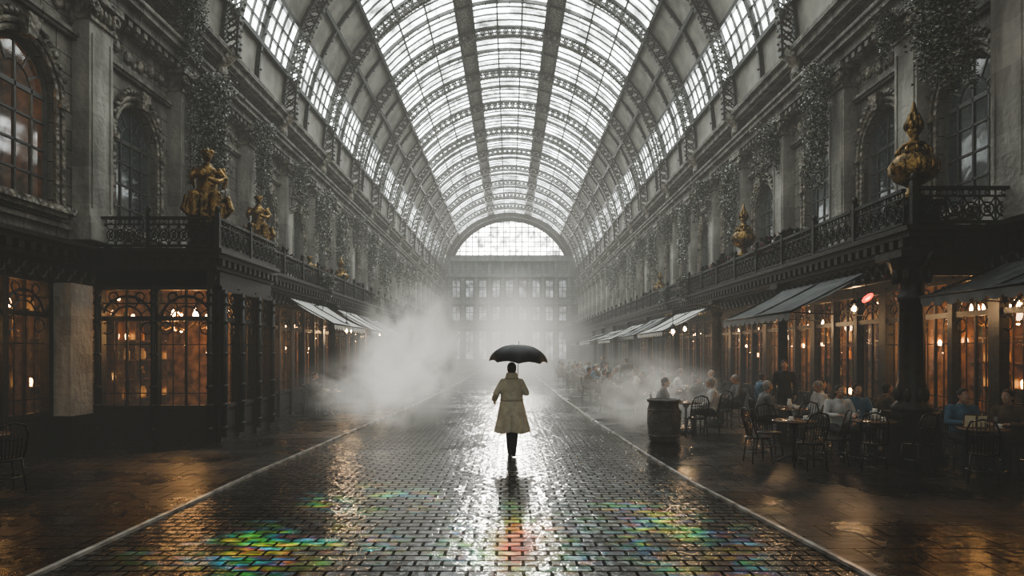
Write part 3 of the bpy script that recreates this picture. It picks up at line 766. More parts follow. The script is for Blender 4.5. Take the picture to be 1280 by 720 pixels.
b=MB(); b.tube([(0,0,.05),(.2,0,.3)],.012,6); b.obj('lamp_stem',['iron'],parent=o)
# ---------------------------------------------------------------- gilded urns & statues
def urn():
    b=MB()
    b.lathe([(.3,0),(.3,.08),(.22,.12),(.14,.2),(.1,.28),(.16,.32),(.36,.42),(.44,.56),(.44,.70),(.34,.84),(.2,.92),(.14,.98),(.2,1.02),(.22,1.06),(.1,1.1),(.08,1.2),(.15,1.28),(.08,1.38)],28,flute=.03,fn=14)
    for k in range(10):
        a=k*math.pi/5
        b.tube([(.30*math.cos(a),.30*math.sin(a),.86),(.3*math.cos(a),.3*math.sin(a),.94),(.22*math.cos(a),.22*math.sin(a),1.0)],[.05,.04,.03],6)
        b.ell((.43*math.cos(a),.43*math.sin(a),.62),(.05,.05,.12),6,5)
    for k in range(6):
        a=k*math.pi/3+.3
        b.tube([(0,0,1.25),(.13*math.cos(a),.13*math.sin(a),1.42),(.07*math.cos(a),.07*math.sin(a),1.6)],[.05,.06,.03],6)
        b.ell((.15*math.cos(a+.5),.15*math.sin(a+.5),1.38),(.05,.05,.08),6,5)
    b.tube([(0,0,1.3),(0,0,1.55),(0,0,1.8)],[.07,.09,.03],8)
    return b.obj('gilded_urn',['gold'],label='ornate gilded urn with tall leafy finial on the balcony corner',cat='urn')
def pedestal(h):
    b=MB(); b.box(-.32,.32,-.32,.32,0,.1); b.box(-.26,.26,-.26,.26,.1,h-.1); b.box(-.33,.33,-.33,.33,h-.1,h)
    return b.obj('pedestal',['dark'],label='dark square pedestal on the balcony',cat='pedestal',group='balcony pedestals')
u=urn()
place(u,[((7.25,12.2,4.62),0,None,(.88,.88,1.0)),((7.3,21.2,4.9),0,'ornate gilded urn standing on the balcony',(.8,.8,.92)),((7.3,33,4.6),0,'small gilded urn on the balcony',.7),((-6.95,28,4.6),0,'small gilded urn on the balcony',.7)])
pd=pedestal(.5)
place(pd,[((7.3,12.2,4.14),0,None,(1,1,.97)),((7.3,21.2,4.14),0,None,(1,1,1.5)),((-6.6,14.85,4.14),0,None,(1,1,1.1)),((-6.98,18.9,4.14),0,None,(1,1,1.5)),((7.3,33,4.14),0),((-6.98,28,4.14),0)])
# ---------------------------------------------------------------- human builder
def bake(o,vox,sm=3):
    m=o.modifiers.new('r','REMESH'); m.mode='VOXEL'; m.voxel_size=vox; m.use_smooth_shade=True
    if sm:
        s=o.modifiers.new('s','SMOOTH'); s.factor=.5; s.iterations=sm
    dg=bpy.context.evaluated_depsgraph_get(); dg.update()
    mats=list(o.data.materials)
    me=bpy.data.meshes.new_from_object(o.evaluated_get(dg)); o.modifiers.clear()
    me.materials.clear()
    for mt in mats: me.materials.append(mt)
    me.polygons.foreach_set('material_index',[0]*len(me.polygons)); me.polygons.foreach_set('use_smooth',[True]*len(me.polygons))
    o.data=me
def V(*a): return Vector(a)
def limb(mb,pts,rads,n=12):
    P=[];Q=[]
    pts=[Vector(p) for p in pts]
    for i in range(len(pts)-1):
        for t in (0,.33,.66): P.append(pts[i].lerp(pts[i+1],t)); Q.append(rads[i]*(1-t)+rads[i+1]*t)
    P.append(pts[-1]);Q.append(rads[-1])
    mb.tube(P,Q,n)
    for p,r in zip(pts,rads): mb.ell(p,r,10,8)
def hand(mb,w,d,nrm,curl=.5,side=1):
    w=Vector(w);d=Vector(d).normalized();nrm=Vector(nrm);nrm=(nrm-d*nrm.dot(d)).normalized();s=d.cross(nrm)*side
    rot=Matrix((s,nrm,d)).transposed()
    mb.ell(w+d*.05,(.042,.018,.055),10,8,0,rot)
    for i,(o,l) in enumerate(((.030,.075),(.010,.085),(-.010,.08),(-.030,.062))):
        p=w+d*.09+s*o; pts=[w+d*.05+s*o,p]; a=0
        for seg in range(3):
            a+=curl*(.9+.1*i); p=p+(d*math.cos(a)+nrm*math.sin(a))*l*(.45,.32,.23)[seg]; pts.append(p)
        mb.tube(pts,[.0095,.0095,.009,.0082,.0065],7); mb.ell(pts[-1],.0068,6,5)
    p0=w+d*.02+s*.03; p1=p0+(d*.6+s*.8).normalized()*.035; p2=p1+(d*.8+s*.2+nrm*.6*curl).normalized()*.033; p3=p2+(d*.8-s*.2+nrm*.8*curl).normalized()*.025
    mb.tube([p0,p1,p2,p3],[.014,.012,.0105,.008],7); mb.ell(p3,.0085,6,5)
def head(mb,c,f,neck):
    c=Vector(c);f=Vector(f).normalized();up=V(0,0,1);f=(f-up*f.z).normalized();s=f.cross(up)
    rot=Matrix((s,f,up)).transposed()
    mb.ell(c+up*.02-f*.005,(.076,.094,.098),16,12,0,rot)
    mb.ell(c-up*.045+f*.025,(.056,.065,.07),12,9,0,rot)
    mb.ell(c-up*.09+f*.06,(.026,.02,.02),8,6,0,rot)
    mb.tube([c+f*.088+up*.015,c+f*.108-up*.022,c+f*.09-up*.035],[.009,.014,.01],6)
    mb.ell(c+f*.083-up*.058,(.024,.01,.006),8,6,0,rot); mb.ell(c+f*.08-up*.068,(.02,.01,.006),8,6,0,rot)
    mb.ell(c+f*.083+up*.022,(.05,.012,.008),8,6,0,rot)
    for k in (-1,1): mb.ell(c+s*k*.077-up*.01,(.01,.02,.032),8,6,0,rot); 
    limb(mb,[neck,c-V(0,0,.05)-f*.01],[.058,.054])
def person(J,face=(0,1,0),top='c_grey',legs='black',hair='hair',coat=False,vox=.008,label='',group=None):
    b=MB()
    head(b,J['head'],face,J['neck'])
    limb(b,[J['pelvis'],J['waist'],J['chest'],J['neck']],[.135,.12,.14,.06],14)
    limb(b,[J['shl'],J['chest'],J['shr']],[.045,.12,.045])
    for k in 'lr':
        limb(b,[J['sh'+k],J['el'+k],J['wr'+k]],[.045,.036,.026])
        limb(b,[J['hp'+k],J['kn'+k],J['an'+k]],[.085,.055,.038])
        limb(b,[J['an'+k]-V(0,0,.03),J['to'+k]],[.038,.03])
        hand(b,J['wr'+k],J.get('hd'+k,J['wr'+k]-J['el'+k]),J.get('hn'+k,V(0,0,-1)),J.get('cu'+k,.4),1 if k=='l' else -1)
    root=b.obj('person',['skin'],label=label,cat='person',group=group); bake(root,vox,2)
    hc=Vector(J['head']);f=Vector(face).normalized();s=f.cross(V(0,0,1))
    for k in (-1,1):
        e=MB(); e.ell(hc+f*.083+s*k*.03+V(0,0,.004),.011,8,6); e.obj('eye',['china'],parent=root)
    h=MB(); rot=Matrix((s,f,V(0,0,1))).transposed()
    h.ell(hc+V(0,0,.035)-f*.018,(.086,.096,.097),16,12,0,rot); h.ell(hc-f*.045-V(0,0,.03),(.074,.055,.085),12,8,0,rot)
    h.obj('hair',[hair],parent=root)
    t=MB(); limb(t,[J['pelvis'],J['waist']],[.15,.135],14)
    for k in 'lr':
        limb(t,[J['hp'+k],J['kn'+k],J['an'+k]+V(0,0,.02)],[.1,.074,.062])
    to=t.obj('trousers',[legs],parent=root); bake(to,.014,2)
    for k in 'lr':
        sh=MB(); a=J['an'+k];tt=J['to'+k]; dr=(tt-a).normalized()
        sh.tube([a+V(0,0,.01),a-V(0,0,.02)-dr*.02,a-V(0,0,.035)+dr*.03,tt,tt+dr*.035],[.05,.055,.048,.042,.02],10)
        sh.obj('shoe',['shoe'],parent=root)
    j=MB()
    if not coat:
        limb(j,[J['pelvis']+V(0,0,.02),J['waist'],J['chest'],J['chest']*.3+J['neck']*.7],[.155,.15,.165,.1],14)
        limb(j,[J['shl'],J['chest']+V(0,0,.04),J['shr']],[.072,.13,.072])
        for k in 'lr': limb(j,[J['sh'+k],J['el'+k],J['wr'+k]-(J['wr'+k]-J['el'+k])*.06],[.072,.056,.042])
        jo=j.obj('jacket',[top],parent=root); bake(jo,.014,2)
    else:
        prof=[(.46,.335,.255),(.53,.325,.25),(.65,.295,.23),(.8,.262,.203),(.95,.232,.174),(1.05,.212,.153),(1.12,.207,.15),(1.25,.212,.155),(1.36,.208,.148),(1.42,.175,.125),(1.47,.12,.095),(1.50,.09,.085)]
        n=72; vs=[];fs=[]
        for z,rx,ry in prof:
            t=max(0,(1.05-z)/.55)
            for q in range(n):
                a=2*math.pi*q/n; w=1+t*(.055*math.sin(a*9+.5)+.04*math.sin(a*5+2))
                dz=-.02*t*math.sin(a*5)
                vs.append((rx*w*math.cos(a)+.0*t,ry*w*math.sin(a)+J['waist'].y-.03*t,z+dz))
        for i in range(len(prof)-1):
            for q in range(n):
                q2=(q+1)%n; fs.append((i*n+q,i*n+q2,(i+1)*n+q2,(i+1)*n+q))
        fs.append(tuple(reversed(range(n))));fs.append(tuple(range((len(prof)-1)*n,len(prof)*n)))
        j.add(vs,fs,0,True)
        for k in 'lr':
            limb(j,[J['sh'+k]-V(0,0,.015),J['el'+k],J['wr'+k]-(J['wr'+k]-J['el'+k])*.05],[.066,.062,.055],14)
        jo=j.obj('coat',[top],parent=root); bake(jo,.010,3)
        bb=MB(); pr=[(.213,.156,1.04),(.218,.162,1.045),(.216,.160,1.075),(.210,.154,1.08)]
        vs=[];fs=[]
        for rx,ry,z in pr:
            for q in range(32):
                a=2*math.pi*q/32; vs.append((rx*math.cos(a),ry*math.sin(a)+J['waist'].y,z))
        for i in range(3):
            for q in range(32): q2=(q+1)%32; fs.append((i*32+q,i*32+q2,(i+1)*32+q2,(i+1)*32+q))
        bb.add(vs,fs,0,True); bb.obj('belt',['belt'],parent=jo)
        cc=MB()
        cc.lathe([(.13,1.445),(.115,1.50),(.095,1.56),(.084,1.57),(.09,1.47)],20,sy=.95); cc.obj('collar',[top],parent=jo)
        cp=MB(); cp.box(-.005,.005,-.285,-.235,.50,.80); cp.obj('back_vent',['belt'],parent=jo)
    return root
JW=dict(pelvis=V(0,0,.95),waist=V(0,.0,1.08),chest=V(0,.0,1.30),neck=V(0,.0,1.47),head=V(0,.03,1.63),
 shl=V(-.165,0,1.405),shr=V(.165,0,1.405),ell=V(-.285,-.05,1.18),elr=V(.27,-.03,1.19),wrl=V(-.325,.13,1.06),wrr=V(.15,.17,1.27),
 hpl=V(-.09,0,.92),hpr=V(.09,0,.92),knl=V(-.05,.10,.50),knr=V(.06,.02,.50),anl=V(-.03,.16,.085),anr=V(.035,-.20,.20),
 tol=V(-.035,.32,.05),tor=V(.04,-.10,.045),hdr=V(-.3,.6,.55),hnr=V(-.8,-.3,0),cur=1.1,hnl=V(1,0,0))
WX,WY=.04,12.7
w=person(JW,top='coat',coat=True,vox=.007,label='person walking in long cream trench coat, holding black umbrella')
w.location=(WX,WY,0)
ux,uy=.125,.235
b=MB(); n=8; top=.35; Rr=.56; nr=8
vs=[(0,0,top)];fs=[]
sub=4
for i in range(1,nr+1):
    t=i/nr
    for k in range(n*sub):
        a=2*math.pi*k/(n*sub); ph=(k%sub)/sub
        sc_=1-.10*math.sin(math.pi*ph)*t*(.6+.4*t); r=Rr*math.sin(t*math.pi/2*.98)*sc_; z=top*math.cos(t*math.pi/2*.98)-.0+.035*math.sin(math.pi*ph)*t
        vs.append((r*math.cos(a),r*math.sin(a),z))
m_=n*sub
for k in range(m_): fs.append((0,1+k,1+(k+1)%m_))
for i in range(nr-1):
    for k in range(m_): k2=(k+1)%m_; fs.append((1+i*m_+k,1+i*m_+k2,1+(i+1)*m_+k2,1+(i+1)*m_+k)[::-1])
b.add(vs,fs,0,True)
um=mk('umbrella',None,label='open black umbrella held above the walking person',cat='umbrella',loc=(WX+ux,WY+uy,1.745))
b.obj('canopy',['umb'],parent=um)
b=MB(); b.tube([(0,0,-.655),(0,0,top+.06)],[.007,.005],8); b.obj('shaft',['iron'],parent=um)
b=MB()
for k in range(8):
    a=2*math.pi*k/8; pts=[((Rr-.004)*math.sin(t*math.pi/2*.98)*math.cos(a),(Rr-.004)*math.sin(t*math.pi/2*.98)*math.sin(a),(top-.006)*math.cos(t*math.pi/2*.98)) for t in [i/6 for i in range(7)]]
    b.tube(pts,.0035,4); b.tube([(0,0,.06),pts[3]],.0025,4)
b.obj('ribs',['iron'],parent=um)
b=MB(); b.tube([(0,0,-.395),(0,0,-.615),(.02,0,-.665),(.06,0,-.675),(.085,0,-.645),(.085,0,-.605)],.013,8); b.obj('handle',['wood'],parent=um)
um.rotation_euler=(R(2),R(2),0)
def seatJ(lean=.06,armz=.8):
    return dict(pelvis=V(0,0,.56),waist=V(0,.01,.68),chest=V(0,lean,.90),neck=V(0,lean+.02,1.07),head=V(0,lean+.06,1.22),
     shl=V(-.185,lean,1.01),shr=V(.185,lean,1.01),ell=V(-.26,lean+.08,.78),elr=V(.26,lean+.08,.78),wrl=V(-.14,lean+.30,armz),wrr=V(.14,lean+.30,armz),
     hpl=V(-.1,.02,.54),hpr=V(.1,.02,.54),knl=V(-.12,.42,.52),knr=V(.12,.42,.52),anl=V(-.12,.40,.09),anr=V(.12,.40,.09),tol=V(-.12,.54,.045),tor=V(.12,.54,.045))
pa=person(seatJ(),top='c_white',vox=.009,label='seated person in pale shirt at a cafe table')
pb=person(seatJ(-.03,.62),top='c_grey',hair='hairg',vox=.009,label='seated person in grey jacket at a cafe table')
JS=dict(JW); JS.update(shl=V(-.185,0,1.41),shr=V(.185,0,1.41),ell=V(-.25,0,1.15),elr=V(.25,0,1.15),wrl=V(-.24,.1,.9),wrr=V(.24,.1,.9),knl=V(-.09,.02,.5),anl=V(-.09,0,.085),tol=V(-.1,.15,.045),knr=V(.09,.02,.5),anr=V(.09,-.02,.085),tor=V(.1,.13,.045),hdr=V(0,.1,-1),hnr=V(-1,0,0),cur=.4)
ps=person(JS,top='black',vox=.009,label='standing person in dark coat among the tables')
E,Wd,Nn,Ss=R(-90),R(90),0,R(180)
A=[((5.35,14.4,0),E,'seated grey-haired person in pale grey shirt',None,{'hair':'hairg','jacket':'c_grey'}),
   ((6.1,12.68,0),Ss,'seated person in white shirt leaning on table',None,{'jacket':'c_white'}),
   ((7.55,11.42,0),R(175),'seated person in blue jacket at cafe table',None,{'jacket':'c_blue'}),
   ((8.15,11.05,0),R(120),'seated person in brown jacket',None,{'jacket':'c_brown'}),
   ((4.92,18.3,0),E,'seated person in dark jacket',None,{'jacket':'black'}),
   ((4.6,21.0,0),R(-80),'seated person in grey jacket',None,{'jacket':'c_grey'}),
   ((-6.08,20.8,0),E,'seated person in dark jacket beside the shop',None,{'jacket':'black'}),
   ((5.1,25.0,0),E,'seated person in brown jacket',None,{'jacket':'c_brown'})]
B=[((6.55,14.4,0),Wd,'seated person in pale jacket facing a companion',None,{'jacket':'c_white','hair':'hairg'}),
   ((6.66,13.05,0),R(170),'seated person in blue-grey jacket at cafe table',None,{'jacket':'c_blue','hair':'hair'}),
   ((6.08,18.3,0),Wd,'seated person in grey jacket',None,{'jacket':'c_grey'}),
   ((5.8,21.2,0),Wd,'seated person in dark jacket',None,{'jacket':'black','hair':'hair'}),
   ((6.3,25.0,0),Wd,'seated person in dark jacket',None,{'jacket':'black'})]
tabs=[(6.4,11.9),(5.0,11.95),(5.95,14.4),(7.45,10.7),(5.5,18.3),(5.2,21.1),(5.7,25.0),(4.2,16.2),(-7.7,9.9),(-5.5,20.8)]
ch=[((a[0]),a[1]) for a in A]+[((a[0]),a[1]) for a in B]
ch+=[((4.38,12.0,0),R(-85)),((4.98,11.25,0),R(10)),((5.62,11.75,0),R(75)),((4.85,12.7,0),Ss),((6.0,11.2,0),R(-25)),((6.65,11.1,0),R(20)),((7.0,10.05,0),R(-35)),((7.9,9.95,0),R(30)),
 ((5.9,13.65,0),R(5)),((4.25,15.45,0),R(10)),
 ((5.5,17.55,0),0),((-7.05,9.5,0),R(60)),((-7.8,9.1,0),R(0)),((-8.35,10.3,0),R(-90)),((5.7,24.25,0),0)]
cols_=['c_grey','c_white','c_brown','c_blue','black','c_grey','c_white']
names_={'black':'dark','c_grey':'grey','c_brown':'brown','c_blue':'blue','c_white':'pale'}
extra=[(4.2,16.2),(7.55,15.4),(8.0,13.5),(7.9,19.9),(3.9,19.2),(3.7,21.9),(6.2,22.9),(3.9,24.4),(5.2,27.6),(3.7,27.4),(4.3,30.6),(6.2,30.3),(3.6,33.2),(5.2,33.8),(4.2,37),(5.8,37.4),(3.6,40),(5.3,41),(4.4,44.5),(4.0,48)]
for i,(x,y) in enumerate(extra):
    if i>0: tabs.append((x,y))
    c=cols_[i%7]; c2_=cols_[(i*3+1)%7]
    A.append(((x-.6,y+.03,0),R(-90+(i*37)%30-15),'seated person in %s jacket at a cafe table'%names_[c],None,{'jacket':c})); ch.append((A[-1][0],A[-1][1]))
    if x<7.2 : 
        B.append(((x+.6,y-.03,0),R(90+(i*23)%30-15),'seated person in %s jacket at a cafe table'%names_[c2_],None,{'jacket':c2_,'hair':'hair' if i%2 else 'hairg'})); ch.append((B[-1][0],B[-1][1]))
    if i>0: ch.append(((x+.05,y-.74,0),R((i*31)%40-20)))
place(pa,A); place(pb,B)
place(ps,[((6.75,16.7,0),R(160)),((4.5,26.1,0),R(20)),((4.9,35.6,0),R(100),'distant standing person in dark coat'),((-5.0,34,0),R(0),'distant standing person in dark coat')])
# ---------------------------------------------------------------- chairs & tables
def chair():
    o=mk('cafe_chair',None,label='black slat-backed cafe chair',cat='chair',group='cafe chairs')
    b=MB(); b.lathe([(.2,.43),(.21,.435),(.215,.45),(.21,.465),(.19,.47)],20); b.obj('seat',['dark'],parent=o)
    b=MB(); 
    hoop=[(-.19,-.08,.45),(-.2,-.14,.6),(-.2,-.2,.8),(-.15,-.23,.93),(0,-.25,.97),(.15,-.23,.93),(.2,-.2,.8),(.2,-.14,.6),(.19,-.08,.45)]
    b.tube(hoop,.015,7)
    for k in range(6):
        x=-.125+.05*k; b.tube([(x*.9,-.15,.46),(x,-.2,.7),(x,-.235,.93)],.008,5)
    b.tube([(-.2,-.18,.72),(0,-.22,.74),(.2,-.18,.72)],.01,5); b.obj('backrest',['dark'],parent=o)
    for x,y in ((-.15,-.14),(.15,-.14),(-.15,.14),(.15,.14)):
        b=MB(); b.tube([(x,y,.44),(x*1.25,y*1.3,.0)],[.016,.012],7); b.obj('leg',['dark'],parent=o)
    b=MB(); b.ring((0,0,.2),.19,.008,'z',16,4); b.obj('stretcher',['dark'],parent=o)
    return o
def table():
    o=mk('cafe_table',None,label='small round wooden cafe table on iron pedestal',cat='table',group='cafe tables')
    b=MB(); b.lathe([(.35,.725),(.37,.73),(.37,.75),(.36,.755)],28); b.obj('table_top',['wood'],parent=o)
    b=MB(); b.lathe([(.05,.03),(.03,.12),(.028,.3),(.045,.36),(.025,.42),(.028,.6),(.09,.7),(.1,.725)],14); b.obj('pedestal',['iron'],parent=o)
    for k in range(3):
        a=k*2*math.pi/3+.4; b=MB(); b.tube([(0,0,.13),(.14*math.cos(a),.14*math.sin(a),.1),(.28*math.cos(a),.28*math.sin(a),.015)],[.02,.018,.015],6); b.obj('foot',['iron'],parent=o)
    return o
place(table(),[((x,y,0),random.random()) for x,y in tabs])
place(chair(),ch)
def cup():
    b=MB(); b.lathe([(.02,0.01),(.03,.015),(.04,.05),(.042,.075),(.037,.074),(.03,.03),(.01,.02)],14); b.ring((.045,0,.045),.018,.005,'y',8,4)
    o=b.obj('cup',['china'],label='white china cup on a cafe table',cat='cup',group='cups on cafe tables')
    s=MB(); s.lathe([(.03,0),(.065,.012),(.07,.016),(.06,.014),(.03,.008)],16); s.obj('saucer',['china'],parent=o); return o
cs=[]
for x,y in tabs[:18]:
    a0_=random.uniform(3.5,5.0)
    for k in range(2):
        a=a0_+k*2.2
        cs.append(((x+.2*math.cos(a),y+.2*math.sin(a),.756),random.random()*6))
cs[6]=((7.62,10.58,.756),1.0); cs[7]=((7.5,10.9,.756),2.0)
place(cup(),cs)
b=MB(); b.lathe([(.03,0),(.045,.02),(.055,.1),(.035,.17),(.04,.2)],14); b.tube([(.045,0,.1),(.09,0,.13),(.1,0,.17)],[.014,.01,.008],6); b.tube([(-.04,0,.06),(-.09,0,.08),(-.08,0,.15),(-.035,0,.16)],.008,6)
pt_=b.obj('coffee_pot',['china'],label='white china coffee pot on a cafe table',cat='coffee pot',group='coffee pots')
place(pt_,[((6.42,11.95,.756),0),((5.95,14.45,.756),1)])
b=MB(); b.lathe([(.03,0),(.03,.004),(.005,.01),(.005,.07),(.03,.1),(.035,.15),(.03,.17),(.028,.17)],12)
place(b.obj('wine_glass',['clear'],label='clear stemmed glass on a cafe table',cat='glass',group='glasses'),[((6.16,11.98,.756),0),((5.02,12.02,.756),0),((7.72,10.8,.756),0)])
b=MB()
for s in (-1,1): b.add([(0,0,0),(s*.16,.05,0),(s*.16,.0,.22),(0,-.05,.22)],[(0,1,2,3)])
for s in (-1,1): b.add([(s*.015,-.012,.02),(s*.15,.03,.02),(s*.15,-.012,.2),(s*.015,-.056,.2)],[(0,1,2,3)],1)
b.obj('menu_card',['wood','paper'],label='open menu card standing on a table',cat='menu',loc=(7.28,10.62,.757),rz=-.3)
b=MB(); b.lathe([(.27,0),(.3,.04),(.33,.2),(.35,.45),(.34,.7),(.31,.85),(.35,.87),(.36,.92),(.31,.93),(.29,.86)],28)
for z in (.15,.7): b.ring((0,0,z),.345,.015,'z',28,4)
b.obj('barrel_planter',['pot'],label='large weathered grey barrel standing beside the street',cat='barrel',loc=(3.35,14.8,0))
# ---------------------------------------------------------------- vines
def vine(L,rad,nl,seed,ls=.07,mat='leaf',nst=12):
    rd=random.Random(seed); b=MB()
    st=[]
    for k in range(nst):
        a=rd.uniform(0,6.28); r=rd.uniform(0,rad*.9); l=L*rd.uniform(.35,1)
        x=r*math.cos(a);y=r*math.sin(a); pts=[]
        for i in range(7):
            x+=rd.uniform(-.05,.05);y+=rd.uniform(-.05,.05); pts.append(Vector((x,y,-l*i/6)))
        b.tube(pts,.01,4,1); st.append(pts)
    for i in range(nl):
        p=rd.choice(st); j=rd.randrange(6); q=p[j].lerp(p[j+1],rd.random())
        t=-q.z/L; w=.30*(1-.5*t)*(1.6 if t<.15 else 1)
        q=q+Vector((rd.gauss(0,w*.38),rd.gauss(0,w*.38),rd.gauss(0,.06)))
        d=Vector((rd.gauss(0,1),rd.gauss(0,1),rd.gauss(-.7,.6))).normalized(); s=d.cross(Vector((rd.gauss(0,1),rd.gauss(0,1),rd.gauss(0,1)))).normalized()
        l=ls*rd.uniform(.6,1.4); n=d.cross(s)
        b.add([q,q+d*l*.5+s*l*.4,q+d*l,q+d*l*.5-s*l*.4+n*l*.1],[(0,1,2),(0,2,3)],0 if rd.random()<.65 else 1)
    return b.obj('hanging_vine',[mat,'leafd'],label='thick hanging vine with pale grey-green leaves on the facade',cat='vine',group='hanging vines')
v1=vine(4.6,.5,9000,1,.072); 
place(v1,[((-8.2,18.5,9.4),0),((8.15,18.2,9.6),1.0,None,(.7,.8,.8)),((8.0,12.6,9.3),2.2,None,(1.0,1.0,.6)),((-8.3,22.8,9.6),.8,None,(.6,.7,.7)),((-8.3,17.6,12.2),2,None,(.9,.9,.7))])
v2=vine(2.6,.34,2600,3,.075,nst=8)
sp=[]
for i,y in enumerate(pilL[5:15]): sp.append(((-8.35,y,9.4-.3*(i%3)),i*1.3,None,(1,1,.8+.35*(i%3))))
for i,y in enumerate(pilR[4:15]): sp.append(((8.35,y,9.3-.3*(i%2)),i*1.7,None,(1,1,.7+.4*(i%2))))
for (x,y,z) in ((-8.35,11,9.3),(8.3,15.0,9.4),(-6.45,24,4.7),(-6.45,33,4.7),(6.8,26.5,4.9),(6.8,30,4.8)): sp.append(((x,y,z),x+y,None,(.7,.7,.4)))
place(v2,sp)
def bush(seed,m0='leafd',m1='flower',nl=420):
    rd=random.Random(seed); b=MB()
    b.lathe([(.1,0),(.17,.05),(.2,.2),(.22,.22),(.18,.22)],12,m=2)
    for i in range(nl):
        a=rd.uniform(0,6.28); e=rd.uniform(.0,1.4); r=rd.uniform(.15,.42)
        q=Vector((r*math.cos(a)*math.cos(e),r*math.sin(a)*math.cos(e),.25+r*math.sin(e)*1.1)); d=Vector((math.cos(a),math.sin(a),rd.uniform(0,1.2))).normalized(); s=d.cross(Vector((rd.gauss(0,1),rd.gauss(0,1),rd.gauss(0,1)))).normalized()
        l=rd.uniform(.06,.13); b.add([q,q+d*l*.5+s*l*.35,q+d*l,q+d*l*.5-s*l*.35],[(0,1,2,3)],1 if (rd.random()<.35) else 0)
    return b.obj('potted_plant',[m0,m1,'pot'],label='potted plant with dark leaves and purple flowers on balcony',cat='plant',group='balcony plants')
place(bush(5),[((7.45,17.6,4.14),0,None,1.4),((7.45,19.0,4.14),1,None,1.5),((7.5,23.0,4.14),2,None,1.6),((7.5,25,4.14),2,None,1.4),((7.5,28,4.14),3,None,1.4),((-7.15,21,4.14),2,None,1.4),((-7.15,25.3,4.14),1,None,1.4),((-6.95,16.6,4.14),1,None,1.1),((7.5,36,4.14),1,None,1.4),((-7.15,31.5,4.14),1,None,1.4)])
def statue():
    b=MB()
    b.lathe([(.36,0),(.38,.06),(.3,.12),(.32,.2),(.2,.26)],20)
    b.ell((0,0,.42),(.33,.28,.26),14,10)
    b.tube([(0,0,.3),(0,-.02,.7),(0,0,.98),(0,0,1.15),(0,0,1.28)],[.3,.2,.19,.17,.07],14)
    b.ell((0,-.03,1.08),(.2,.14,.14),12,8)
    b.ell((0,-.03,1.42),(.095,.11,.13),12,9); b.ell((0,-.14,1.40),(.02,.03,.03),6,5)
    for k in range(9):
        a=k*2*math.pi/9; b.ell((.1*math.cos(a),.02+.1*math.sin(a),1.5),(.045,.045,.06),6,5)
    b.tube([(.19,0,1.15),(.34,-.06,.95),(.24,-.24,.86),(.06,-.3,.9)],[.08,.07,.055,.04],8)
    b.tube([(-.19,0,1.15),(-.3,-.04,.98),(-.24,-.24,.92),(-.1,-.3,1.0)],[.08,.07,.05,.04],8)
    b.ell((-.05,-.3,1.0),(.09,.07,.1),8,6)
    for s in (-1,1):
        b.tube([(s*.13,-.05,.5),(s*.2,-.3,.56),(s*.18,-.34,.25),(s*.18,-.36,.12)],[.14,.12,.09,.07],10)
        b.tube([(s*.3,0,.2),(s*.44,0,.35),(s*.38,0,.6),(s*.28,0,.55)],[.06,.08,.06,.04],8)
        b.tube([(s*.12,.12,1.1),(s*.26,.2,1.2),(s*.32,.2,1.0),(s*.27,.16,.8)],[.05,.08,.06,.03],8)
    for k in range(14):
        a=k*2*math.pi/14; b.tube([(.3*math.cos(a),.26*math.sin(a),.18),(.33*math.cos(a+.1),.28*math.sin(a+.1),.4),(.2*math.cos(a+.2),.17*math.sin(a+.2),.75)],[.05,.04,.02],6)
    o=b.obj('gilded_statue',['gold'],label='gilded seated figure statue on the balcony corner',cat='statue'); bake(o,.018,1); return o
place(statue(),[((-6.6,14.85,4.69),R(15),None,1.08),((-6.98,18.9,4.89),R(20),'gilded figure statue standing on the balcony',.9),((-7.0,23.8,4.14),R(20),'small gilded figure statue on the balcony',.75)])
b=MB(); b.lathe([(.1,0),(.12,.05),(.05,.1),(.1,.2),(.12,.3),(.05,.42),(.03,.6),(.06,.66),(.01,.85)],10)
for k in range(5):
    a=k*2*math.pi/5; b.tube([(0,0,.15),(.22*math.cos(a),.22*math.sin(a),.35),(.14*math.cos(a),.14*math.sin(a),.55)],[.02,.025,.01],5)
place(b.obj('iron_finial',['iron'],label='spiky black iron finial on the balcony',cat='finial',group='balcony finials'),[((-6.55,15.75,4.14),0),((-6.5,17.5,4.14),1),((-6.95,19.8,4.14),1),((-8.7,14.75,4.14),0)])
# ---------------------------------------------------------------- steam
b=MB(); b.ell((0,0,0),1.0,24,16); sme=b.mesh('steam',['umb'])
def steam(loc,sc,mat,lab,rot=(0,0,0)):
    me=sme.copy(); me.materials.clear(); me.materials.append(mat)
    o=mk('steam_cloud',me,label=lab,cat='steam',kind='stuff',loc=loc,sc=sc); o.rotation_euler=rot
s1=steam_mat('steam_dense',2.8,.58,2.0,.40,.66,.0,1.2); s1b=steam_mat('steam_low',1.3,.42,2.2,.38,.68,0,1.0); s2=steam_mat('steam_soft',.8,.4,1.9,.38,.68,0,.9); s3=steam_mat('steam_far',.06,.8,1.2,.2,.6); s4=steam_mat('steam_mid',.26,.66,1.9,.36,.66); s5=steam_mat('steam_right',1.6,.42,2.2,.38,.66,0,1.0)
steam((-2.5,17.3,1.85),(1.9,1.8,2.45),s1,'white steam billowing over the wet street',(0,R(24),0))
steam((-3.9,18.6,.9),(2.2,2.0,1.3),s1b,'low steam drifting from the shopfronts')
steam((-3.4,23.2,1.8),(2.9,2.4,2.6),s2,'soft white steam near the shops')
steam((3.3,16.6,.95),(2.2,1.4,1.45),s5,'thin steam around the barrel')
steam((0.6,28.6,1.8),(3.6,5.0,3.8),s4,'soft bright mist across the street')
steam((0,60,3.2),(4.9,24,6.8),s3,'bright mist filling the far end of the arcade')
